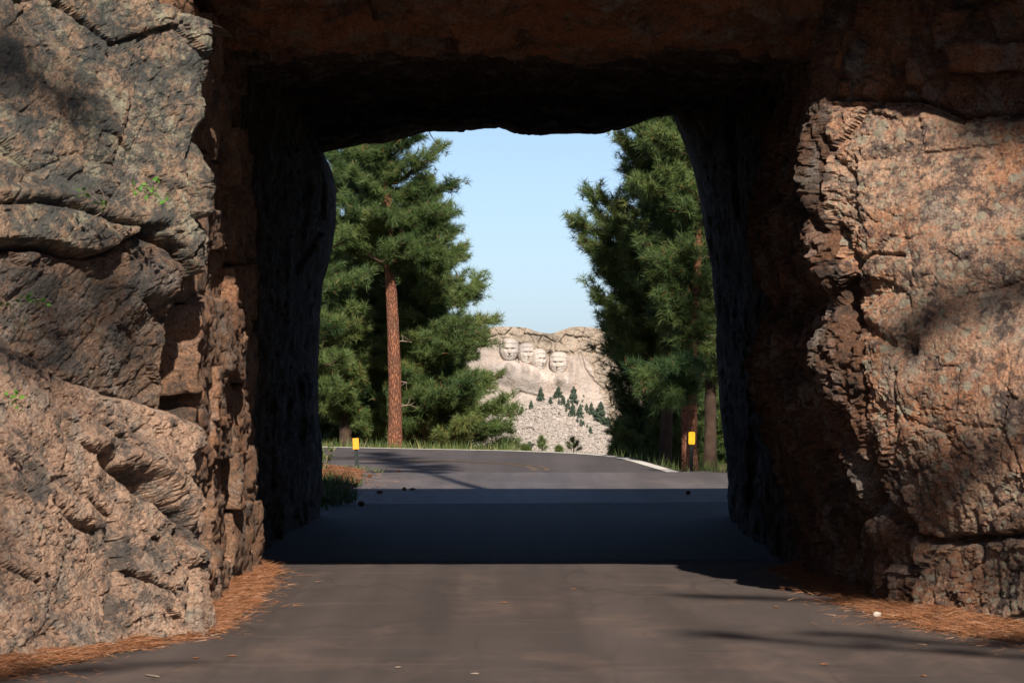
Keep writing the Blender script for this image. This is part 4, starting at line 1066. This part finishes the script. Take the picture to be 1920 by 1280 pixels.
def pine_cone_mesh():
    mb = MB(); L = 0.085
    for i in range(11):
        t = i / 10; rr = 0.032 * math.sin(math.pi * (0.12 + 0.80 * t)) + 0.004
        for k in range(8):
            a = 2 * math.pi * (k + 0.5 * (i % 2)) / 8
            c, s = math.cos(a), math.sin(a)
            z = L * t
            V = np.array([[c * rr * 0.45 - s * 0.006, s * rr * 0.45 + c * 0.006, z - 0.004], [c * rr * 0.45 + s * 0.006, s * rr * 0.45 - c * 0.006, z - 0.004],
                          [c * rr * 1.15 + s * 0.008, s * rr * 1.15 - c * 0.008, z + 0.009], [c * rr * 1.15 - s * 0.008, s * rr * 1.15 + c * 0.008, z + 0.009]])
            mb.add(V, [[0, 1, 2, 3]])
    mb.add(*tube(np.array([[0, 0, -0.005], [0, 0, L / 2], [0, 0, L]]), [0.012, 0.016, 0.004], 7))
    V = np.concatenate(mb.V); V = V[:, [2, 1, 0]] * np.array([1, 1, -1.0]); V[:, 2] += 0.033; V[:, 0] -= L / 2
    return raw_mesh('pine_cone', V, np.concatenate(mb.F), False)
CONE = pine_cone_mesh()
cones = [(747, 885, 'reddish pine cone lying alone at the seam of the sunlit asphalt', 1.0), (758, 919.5, 'left of two dark pine cones side by side on the shaded asphalt', 1.1), (774, 919.5, 'right of two dark pine cones side by side on the shaded asphalt', 1.0),
         (1290, 927, 'pine cone on the shaded asphalt near the right wall', 1.2), (711, 926, 'pine cone at the edge of the rust needle patch', 1.2), (678, 949, 'pine cone in the dark grass at the far left mouth', 1.5),
         (657, 888, 'pine cone in needles just left of the marker post foot', 1.0), (693, 900, 'pine cone in the middle of the rust needle patch', 1.1)]
for k, (px, py, lab, s) in enumerate(cones):
    x, y = G_(px, py)
    o = link('pine_cone', CONE, M['cone'], None, (x, y, 0.004 + float(mz(np.array([x]), np.array([y]))[0])))
    o.rotation_euler = (0, 0, k * 1.7); o.scale = (s * 0.72, s * 0.56, s * 0.50)
    tag(o, lab, 'pine cone', 'pine cones on and beside the road')
# bits of bark and dead leaves on the near road
CH, CF = rounded_rock((0.055, 0.03, 0.010), 9, 5, 2.5, 0.25)
chip = raw_mesh('bark_chip', CH + np.array([0, 0, 0.005]), CF)
spots = [(1545, 1246, 'orange bark chip on the asphalt in the lower right'), (1732, 1268, 'dark bark chip at the bottom right edge of the road'), (367, 1234, 'left of two bark flakes on asphalt by the left drift'), (436, 1230, 'right of two bark flakes on asphalt by the left drift'),
         (285, 1268, 'pale wood splinter on the asphalt at the bottom left'), (746, 1252, 'small tan flake near the bottom of the road left of centre'), (890, 1264, 'tan flake at the bottom centre of the road'), (1455, 1138, 'chip on the asphalt near the right needle drift'), (1075, 1105, 'small flake in the middle of the lit road'), (945, 1130, 'orange flake on the road centre below the tunnel shadow')]
for k, (px, py, lab) in enumerate(spots):
    x, y = G_(px, py)
    o = link('bark_chip', chip, M['cone'], None, (x, y, 0.002))
    o.rotation_euler = (0, 0, k * 2.1); s = 3.2 if 'splinter' in lab else 0.9
    o.scale = (s, 0.9, 0.9)
    if 'pale' in lab or 'tan' in lab:
        o.material_slots[0].link = 'OBJECT'; o.material_slots[0].material = M['twig']
    tag(o, lab, 'bark chip', 'bark chips scattered on the near road')
p0 = np.array(at(802, 243, 41.0)); p1 = np.array(at(810, 258, 41.0)); p2 = np.array(at(819, 270, 41.0))
V, Fc = tube(resample([p0 - p0, p1 - p0 + np.array([0.0, 0, 0.005]), p2 - p0], 7), np.linspace(0.006, 0.003, 7), 5)
tag(link('hanging_twig', raw_mesh('hanging_twig', V, Fc), M['twig'], None, tuple(p0)), 'thin bare twig hanging from the roof edge of the far mouth', 'twig')

# ------------------------------------------------------------------ the carved cliff across the valley
YC = 3300.0
S = YC / F
def cx_(px): return (px - 960) * S
def cz_(py): return HCAM + (HOR - py) * S
def cliff_mat(name, a, b, crack, streak):
    m = NT(name)
    c = m.mix(m.ramp(m.noise(0.045, 6, 0.62, 0.5), [(0.35, 0), (0.65, 1)]), a, b)
    c = m.mix(m.math('MULTIPLY', m.ramp(m.noise(0.10, 5, 0.65, 0.2, m.stretch(1.6, 1, 0.25)), [(0.52, 0), (0.66, 1)]), streak), c, (0.50, 0.30, 0.19))
    v = m.noise(0.15, 4, 0.62, 1.0, m.stretch(0.7, 1, 1.2))
    ln = m.math('ABSOLUTE', m.math('SUBTRACT', v, 0.5))
    c = m.mix(m.math('MULTIPLY', m.ramp(ln, [(0.0, 1), (0.020, 0)]), crack), c, (0.13, 0.10, 0.085))
    c = m.mix(m.ramp(m.noise(0.6, 4, 0.7), [(0.55, 0), (0.75, 0.35)]), c, tuple(q * 0.55 for q in a))
    gp = m.noise(0.028, 5, 0.6, 0.6, m.stretch(1, 1, 1.4, (40, 7, 3)))
    c = m.mix(m.math('MULTIPLY', m.ramp(gp, [(0.50, 0), (0.60, 1)]), 0.55), c, tuple(q * w_ for q, w_ in zip(a, (0.66, 0.70, 0.74))))
    fr_ = m.math('ABSOLUTE', m.math('SUBTRACT', m.noise(0.30, 4, 0.6, 1.2, m.stretch(0.6, 1, 1.5, (9, 2, 5))), 0.5))
    c = m.mix(m.math('MULTIPLY', m.ramp(fr_, [(0.0, 1), (0.022, 0)]), crack * 0.7), c, (0.16, 0.13, 0.11))
    m.bsdf(c, 0.95, m.bump(m.noise(0.5, 6, 0.7), 0.9, 1.6), 0.1)
    return m.m
M['cliff_top'] = cliff_mat('cliff_weathered', (0.29, 0.24, 0.19), (0.37, 0.31, 0.25), 0.9, 0.2)
M['cliff_face'] = cliff_mat('cliff_quarried', (0.345, 0.29, 0.255), (0.44, 0.38, 0.34), 0.6, 0.3)
M['carved'] = cliff_mat('carved_granite', (0.42, 0.365, 0.33), (0.47, 0.42, 0.38), 0.0, 0.3)
M['talus'] = simple('talus_gravel', (0.30, 0.26, 0.23), 0.95, 0.25, 0.5, 0.8, 0.6)
ridge = [(cx_(a), cz_(b)) for a, b in [(200, 660), (500, 655), (700, 640), (860, 628), (905, 616), (935, 612), (975, 613), (990, 615), (1002, 620), (1018, 624), (1035, 625), (1050, 620), (1070, 613), (1090, 612), (1112, 614), (1128, 616), (1150, 626), (1180, 640), (1230, 636), (1320, 650), (1500, 660), (1800, 690)]]
fx = np.unique(np.concatenate([np.linspace(-36, 112, 330), np.linspace(-330, -36, 60), np.linspace(112, 370, 60)]))
tv = np.concatenate([np.linspace(0, 1, 240), 1 + np.linspace(0.01, 1, 24)])
zt = np.interp(fx, [a for a, b in ridge], [b for a, b in ridge])
zb = -120.0
P = np.zeros((len(fx), len(tv), 3))
P[..., 0] = fx[:, None]
up = np.clip(tv, 0, 1)[None, :]
P[..., 2] = zb + (zt[:, None] - zb) * up
P[..., 1] = YC + 0.22 * (P[..., 2] + 20)
back = np.clip(tv - 1, 0, 1)[None, :]
P[..., 1] += back * 160; P[..., 2] -= 70 * back ** 1.5
flat = P.reshape(-1, 3)
q = flat * np.array([1, 0.6, 1.0])
h1, e1 = facets(q / 13 + 3, 0.5, 0.5); h2, e2 = facets(q * np.array([1, 1, 1.2]) / 5.5 + 8, 0.5, 0.4)
rug = 5.0 * fbm(q / 26, 4) + 3.2 * h1 - 1.6 * (1 - sstep(0, 0.10, e1)) + 1.1 * h2 - 0.5 * (1 - sstep(0, 0.1, e2)) + 0.8 * ridged(q / 4, 3)
smo = 2.4 * fbm(q / 30 + 5, 4) + 0.6 * ridged(q * np.array([2.0, 1, .5]) / 6, 4) + 0.5 * h2
ppx = 960 + flat[:, 0] / S; ppy = HOR - (flat[:, 2] - HCAM) / S
# quarried zone round the heads and below
zone = sstep(628, 650, ppy - np.interp(ppx, [880, 935, 1000, 1035, 1060, 1090, 1110, 1160], [10, 8, 22, 32, 30, 24, 40, 90])) * sstep(1125, 1085, ppx - np.clip((ppy - 680) * 0.35, 0, 60)) 
dsp = rug * (1 - zone) * 1.25 + smo * zone + 4.0 * (1 - zone) * sstep(650, 620, ppy)
for pts, wid, dep in [([(1085, 655), (1095, 690), (1110, 712), (1130, 730), (1165, 765)], 3.0, 3.5), ([(1100, 660), (1125, 664), (1160, 668)], 2.4, 3.0), ([(1035, 625), (1032, 650), (1030, 675)], 3, 2.5), ([(930, 628), (955, 626), (978, 634)], 1.6, 1.5),
                      ([(1062, 622), (1085, 635), (1108, 632)], 1.5, 1.5), ([(1095, 700), (1060, 690)], 1.2, 0.0), ([(1115, 700), (1140, 705), (1160, 715)], 1.6, 2.0), ([(985, 618), (1000, 640), (1004, 652)], 1.6, 1.2), ([(960, 750), (975, 735), (1005, 742)], 2.5, 3)]:
    dd, ss = poly_dist(ppx, ppy, pts)
    dsp -= 0.8 * dep * np.exp(-((dd + 2.2 * fbm(q / 7 + 60, 3)) / wid) ** 2)
# shelf under the heads: plain sloping bust masses and recess beside them
for (cx, cy, rx, ry, a) in [(956, 702, 26, 20, 8.0), (990, 712, 20, 20, 4.0), (1012, 714, 22, 13, 3.0), (1054, 716, 22, 14, 4.0), (1026, 666, 6, 22, -5.5), (1031, 684, 7, 14, -4.0), (1076, 690, 9, 30, 4.5), (1050, 656, 24, 5, 5.0), (1006, 650, 14, 5, 3.5), (982, 640, 14, 5, 3.0), (970, 672, 3, 16, -4), (997, 680, 3, 14, -4), (954, 688, 9, 12, 7.0), (986, 692, 8, 10, 5), (1007, 700, 8, 9, 4), (1049, 708, 9, 9, 5)]:
    dsp += a * np.exp(-((ppx - cx) / rx) ** 2 - ((ppy - cy) / ry) ** 2)
G = P.copy(); G[..., 1] -= dsp.reshape(P.shape[:2])
cliff_root = empty('cliff', (0, 0, 0)); tag(cliff_root, 'pale granite mountain cliff across the valley, seen through the tunnel', kind='structure')
split_sheet(G, (zone.reshape(P.shape[:2]) > 0.5).astype(int), [(0, 'weathered_crest', M['cliff_top']), (1, 'quarried_face', M['cliff_face'])], cliff_root)
def cliff_y(px, py):
    k = np.argmin((ppx - px) ** 2 + (ppy - py) ** 2 + 1e6 * np.broadcast_to(tv[None, :] > 1, P.shape[:2]).ravel()); return G.reshape(-1, 3)[k, 1]

# plain carved heads (generic faces, nobody's likeness)
def head(label, px, py, wpx, hpx, yaw, nod, sink, seed):
    nu, nv = 72, 80
    lon = np.linspace(-np.pi, np.pi, nu); lat = np.linspace(-np.pi / 2, np.pi / 2, nv)
    LO, LA = np.meshgrid(lon, lat, indexing='ij')
    x = np.cos(LA) * np.sin(LO); y = -np.cos(LA) * np.cos(LO); z = np.sin(LA)
    sq = (np.abs(x) ** 2.8 + np.abs(y) ** 2.8 + np.abs(z) ** 2.8) ** (-1 / 2.8)     # squarer than a ball
    x, y, z = x * sq, y * sq, z * sq
    wj = np.where(z < 0, 1 - 0.26 * np.clip(-z, 0, 1) ** 1.8, 1.0)           # jaw narrower than skull
    X_ = x * 0.76 * wj; Y_ = y * 0.92; Z_ = z * 1.0
    front = np.clip(-y, 0, 1)
    # features measured on the face: u across, v up
    u, v = X_, Z_
    gs = lambda cu, cv, su, sv: np.exp(-((u - cu) / su) ** 2 - ((v - cv) / sv) ** 2)
    dep = 0.11 * gs(0, 0.25, 0.42, 0.085) + 0.05 * gs(0, 0.5, 0.5, 0.25)                   # brow and forehead
    dep -= 0.15 * (gs(-0.27, 0.10, 0.13, 0.075) + gs(0.27, 0.10, 0.13, 0.075)) + 0.05 * (gs(-0.40, -0.45, 0.14, 0.25) + gs(0.40, -0.45, 0.14, 0.25))             # eye hollows
    dep += 0.055 * (gs(-0.27, 0.06, 0.09, 0.045) + gs(0.27, 0.06, 0.09, 0.045))            # lids
    nose = np.exp(-(u / (0.075 + 0.05 * np.clip(0.15 - v, 0, 1))) ** 2) * sstep(0.22, -0.20, v) * sstep(-0.30, -0.235, v)
    dep += 0.30 * nose
    dep += 0.07 * (gs(-0.36, -0.15, 0.16, 0.16) + gs(0.36, -0.15, 0.16, 0.16))             # cheeks
    dep += 0.085 * gs(0, -0.43, 0.24, 0.05) + 0.09 * gs(0, -0.57, 0.18, 0.05) - 0.11 * gs(0, -0.50, 0.26, 0.028)
    dep += 0.11 * gs(0, -0.80, 0.22, 0.11)                                                  # chin
    hair = sstep(0.56, 0.66, v + 0.25 * (1 - front)) * 0.10 + sstep(0.58, 0.68, np.abs(u)) * sstep(-0.40, -0.15, v) * 0.12
    dep += hair
    Y_ = Y_ - 1.25 * dep * front ** 0.5
    sidew = sstep(0.55, 0.2, front) * sstep(-0.6, -0.3, v)
    X_ = X_ * (1 + 0.08 * sidew)
    V = np.stack([X_, Y_, Z_], -1).reshape(-1, 3)
    V += 0.012 * fbm(V * 5 + seed, 3)[:, None]
    w = wpx * S / 1.56; h = hpx * S / 2.0
    V = V * np.array([w, (w + h) / 2, h])
    R = np.array(Matrix.Rotation(yaw, 3, 'Z') @ Matrix.Rotation(nod, 3, 'X'))
    V = V @ R.T
    yy = cliff_y(px, py)
    o = link('carved_head', raw_mesh('carved_head', V, grid_faces(nu, nv)), M['carved'], None, (cx_(px), yy + sink, cz_(py)))
    LO, LA = np.meshgrid(np.linspace(-np.pi, np.pi, 40), np.linspace(-np.pi / 2, np.pi / 2, 30), indexing='ij')
    B = np.stack([np.cos(LA) * np.sin(LO), -np.cos(LA) * np.cos(LO), np.sin(LA)], -1).reshape(-1, 3)
    B = B / ((np.abs(B) ** 2.6).sum(1) ** (1 / 2.6))[:, None]
    B[:, 0] *= 1 - 0.35 * np.clip(B[:, 2] + 0.2, 0, 1)                       # shoulders slope up to the neck
    B = B * np.array([w * 1.25, 6.5, h * 0.62]) + 0.5 * fbm(B * 3 + seed * 5, 4)[:, None]
    link('bust', raw_mesh('bust', B, grid_faces(40, 30)), M['carved'], o, (0.0, -3.5, -h * 1.45))
    return tag(o, label, 'sculpture', 'carved stone heads on the cliff')
head('leftmost and largest carved stone head, facing straight out of the cliff', 954, 656, 36, 45, math.radians(4), 0.02, 1.2, 1)
head('second carved stone head from the left, tucked close behind the largest', 986, 664, 31, 43, math.radians(14), -0.06, 3.0, 2)
head('third carved stone head, set deepest and half in profile beside the recess', 1008, 675, 28, 44, math.radians(30), 0.0, 3.8, 3)
head('rightmost carved stone head, standing apart beyond the recess', 1049, 681, 35, 45, math.radians(-10), 0.03, 3.2, 4)

# talus
XA, ZA = cx_(1040), -39.0
def talus_z(x, y):
    ax = np.sqrt((x - XA) ** 2 + 30) - 5
    yf = YC - 6
    z = ZA - 0.55 * ax - 0.66 * (yf - y)
    return z + 2.2 * fbm(np.stack([x / 24, y / 24, 0 * x], 1), 4) + 0.5 * pnoise(np.stack([x / 3, y / 3, 0 * x], 1))
tx = np.linspace(-75, 190, 200); ty = np.linspace(YC - 190, YC + 20, 170)
X, Y = np.meshgrid(tx, ty, indexing='ij')
tz_ = np.maximum(talus_z(X.ravel(), Y.ravel()), -135)
tal = link('talus_slope', raw_mesh('talus_slope', np.column_stack([X.ravel(), Y.ravel(), tz_]), grid_faces(len(tx), len(ty))), M['talus'])
tag(tal, 'fan of broken pale rock spilling down below the carved heads', kind='structure')
r = np.random.default_rng(55)
n = 11000
bx = r.uniform(-40, 130, n); by = r.uniform(YC - 110, YC - 4, n)
bz = talus_z(bx, by)
base_v = np.array([[1, 0, 0], [-1, 0, 0], [0, 1, 0], [0, -1, 0], [0, 0, 1], [0, 0, -1]], float)
base_f = np.array([[0, 2, 4], [2, 1, 4], [1, 3, 4], [3, 0, 4], [2, 0, 5], [1, 2, 5], [3, 1, 5], [0, 3, 5]])
sz = 0.38 + 0.75 * r.random(n) + 1.3 * r.random(n) ** 12
V = base_v[None] * (0.6 + 0.9 * r.random((n, 6, 3))) + r.normal(0, 0.3, (n, 6, 3))
V = V * sz[:, None, None] + np.stack([bx, by, bz + 0.2 * sz], 1)[:, None]
me = raw_mesh('talus_boulders', V.reshape(-1, 3), (base_f[None] + (np.arange(n) * 6)[:, None, None]).reshape(-1, 3), False)
tb_ = link('talus_boulders', me, simple('talus_rock', (0.315, 0.278, 0.25), 0.95, 0.35, 0.6, 0.4, 0.1))
tag(tb_, 'thousands of broken pale boulders covering the rock slide', 'boulders', None, 'stuff')

def far_pine_mesh(seed):
    rr = np.random.default_rng(seed)
    mb = []; tt = []
    n = 300
    t = rr.random(n) ** 0.8
    rad = 0.22 * (1 - t) ** 0.6 * (0.35 + 0.85 * rr.random(n)) * (1 + 0.3 * np.sin(t * 19 + seed)) + 0.012
    th = rr.random(n) * 6.283
    c = np.stack([np.cos(th) * rad, np.sin(th) * rad, 0.06 + 0.94 * t], 1)
    s = 0.030 + 0.040 * (1 - t)
    V = (base_v[None] * (0.6 + 0.8 * rr.random((n, 6, 1)))) * np.stack([s, s, s * 1.1], 1)[:, None] + c[:, None]
    Fc = (base_f[None] + (np.arange(n) * 6)[:, None, None]).reshape(-1, 3)
    tv_, tf_ = tube(np.array([[0, 0, -0.05], [0, 0, 0.5], [0, 0, 0.95]]), [0.025, 0.02, 0.005], 5)
    tf3 = np.concatenate([tf_[:, [0, 1, 2]], tf_[:, [0, 2, 3]]])
    me = raw_mesh('far_pine', np.concatenate([V.reshape(-1, 3), tv_]), np.concatenate([Fc, tf3 + n * 6]), False)
    set_tint(me, np.concatenate([np.repeat(rr.random(n), 6), np.zeros(len(tv_))]))
    return me
FP = [far_pine_mesh(s) for s in (61, 62, 63, 64)]
ftrees = [(673, 555, 615, 1), (612, 625, 740, 1), (490, 680, 755, 1), (530, 735, 805, 1.2), (695, 705, 765, 1.2), (765, 615, 715, 1.2), (735, 660, 718, 1.2), (806, 695, 778, 1.1), (768, 720, 772, 1), (847, 720, 812, .9), (895, 617, 760, 1), (886, 760, 870, 1), (830, 790, 832, 1), (851, 838, 877, 1),
          (975, 675, 790, 1), (1005, 760, 838, 1), (1046, 755, 865, .9), (1126, 750, 935, 1), (1092, 800, 892, 1.1), (950, 770, 892, .9), (927, 815, 872, 1), (957, 890, 957, 1), (926, 880, 922, 1), (976, 905, 957, 1), (1010, 935, 967, 1), (1038, 955, 1020, 1.1), (1188, 870, 962, 1.2), (768, 828, 858, 1), (452, 785, 848, 1.2), (373, 825, 882, 1.3), (411, 835, 868, 1), (517, 1085, 1170, 1.4), (1105, 1088, 1112, 1), (681, 615, 642, .7), (1075, 815, 880, 1)]
far_labels = ['lone dark pine topping the rock slide directly under the third stone head',
              'dark pine standing alone on the slide shoulder under the gap between second and third heads',
              'slim pine beside the grey rock patch left of the slide top',
              'small pine one step below the slim pine by the grey rock patch',
              'small round pine just below the slide top',
              'tallest pine of the dense clump at the top of the rock slide',
              'short pine leaning on the left of the clump at the slide top',
              'bushy pine at the lower right of the clump at the slide top',
              'short pine at the foot of the clump at the slide top',
              'thin pine between the slide top clump and the tall pine to its right',
              'tall slender pine under the rightmost stone head',
              'pine directly below the tall slender pine on the slide',
              'small shrubby pine at the left foot of the middle row on the slide',
              'tiny pine on bare rubble left of the lower pine row',
              'tall pine heading the right hand row down the slide edge',
              'short pine right of the one heading the right hand row',
              'round topped pine further right in the row along the cliff foot',
              'broad dark pine, the largest, at the right end of the cliff foot row',
              'low pine tucked against the left side of the broad dark pine',
              'slim pine in the middle of the descending row on the slide',
              'low pine at the left of the descending row',
              'pine low on the descending row over open rubble',
              'tiny pine just above the low end of the descending row',
              'short pine beside the low end of the descending row',
              'very small pine near the bottom of the descending row',
              'isolated pine lowest on the right side of the rubble',
              'pale pine at the far right by the near tree boughs',
              'tiny lone pine in the centre of the upper rubble',
              'short pine on the left edge of the slide',
              'leftmost pine beside the near green boughs',
              'tiny pine next to the leftmost one',
              'bluish pine at the very bottom of the slide by the road edge',
              'tiny pine speck low on the right rubble',
              'tiny pine just under the lone pine topping the slide',
              'slim pine between the cliff foot row and the broad dark pine']
for k, (zx, z0, z1, wf) in enumerate(ftrees):
    px = 880 + zx * 0.21875; y0 = 590 + z0 * 0.21875; y1 = 590 + z1 * 0.21875
    xx = cx_(px); Yv = YC - 10
    for _ in range(40):      # where the slope meets this line of sight
        zr = HCAM + (HOR - y1) / F * Yv
        Yv += np.clip((zr - float(talus_z(np.array([(px - 960) / F * Yv]), np.array([Yv]))[0])) * 0.8, -15, 15)
        Yv = min(max(Yv, YC - 180), YC - 3)
    sc = Yv / F; h = (y1 - y0) * sc * 1.03
    o = link('far_pine', FP[k % 4], M['needles_far'], None, ((px - 960) * sc, Yv, HCAM + (HOR - y1) * sc))
    o.scale = (h * wf, h * wf, h); o.rotation_euler = (0, 0, k * 1.3)
    tag(o, far_labels[k], 'tree', 'distant pines on the rock slide')
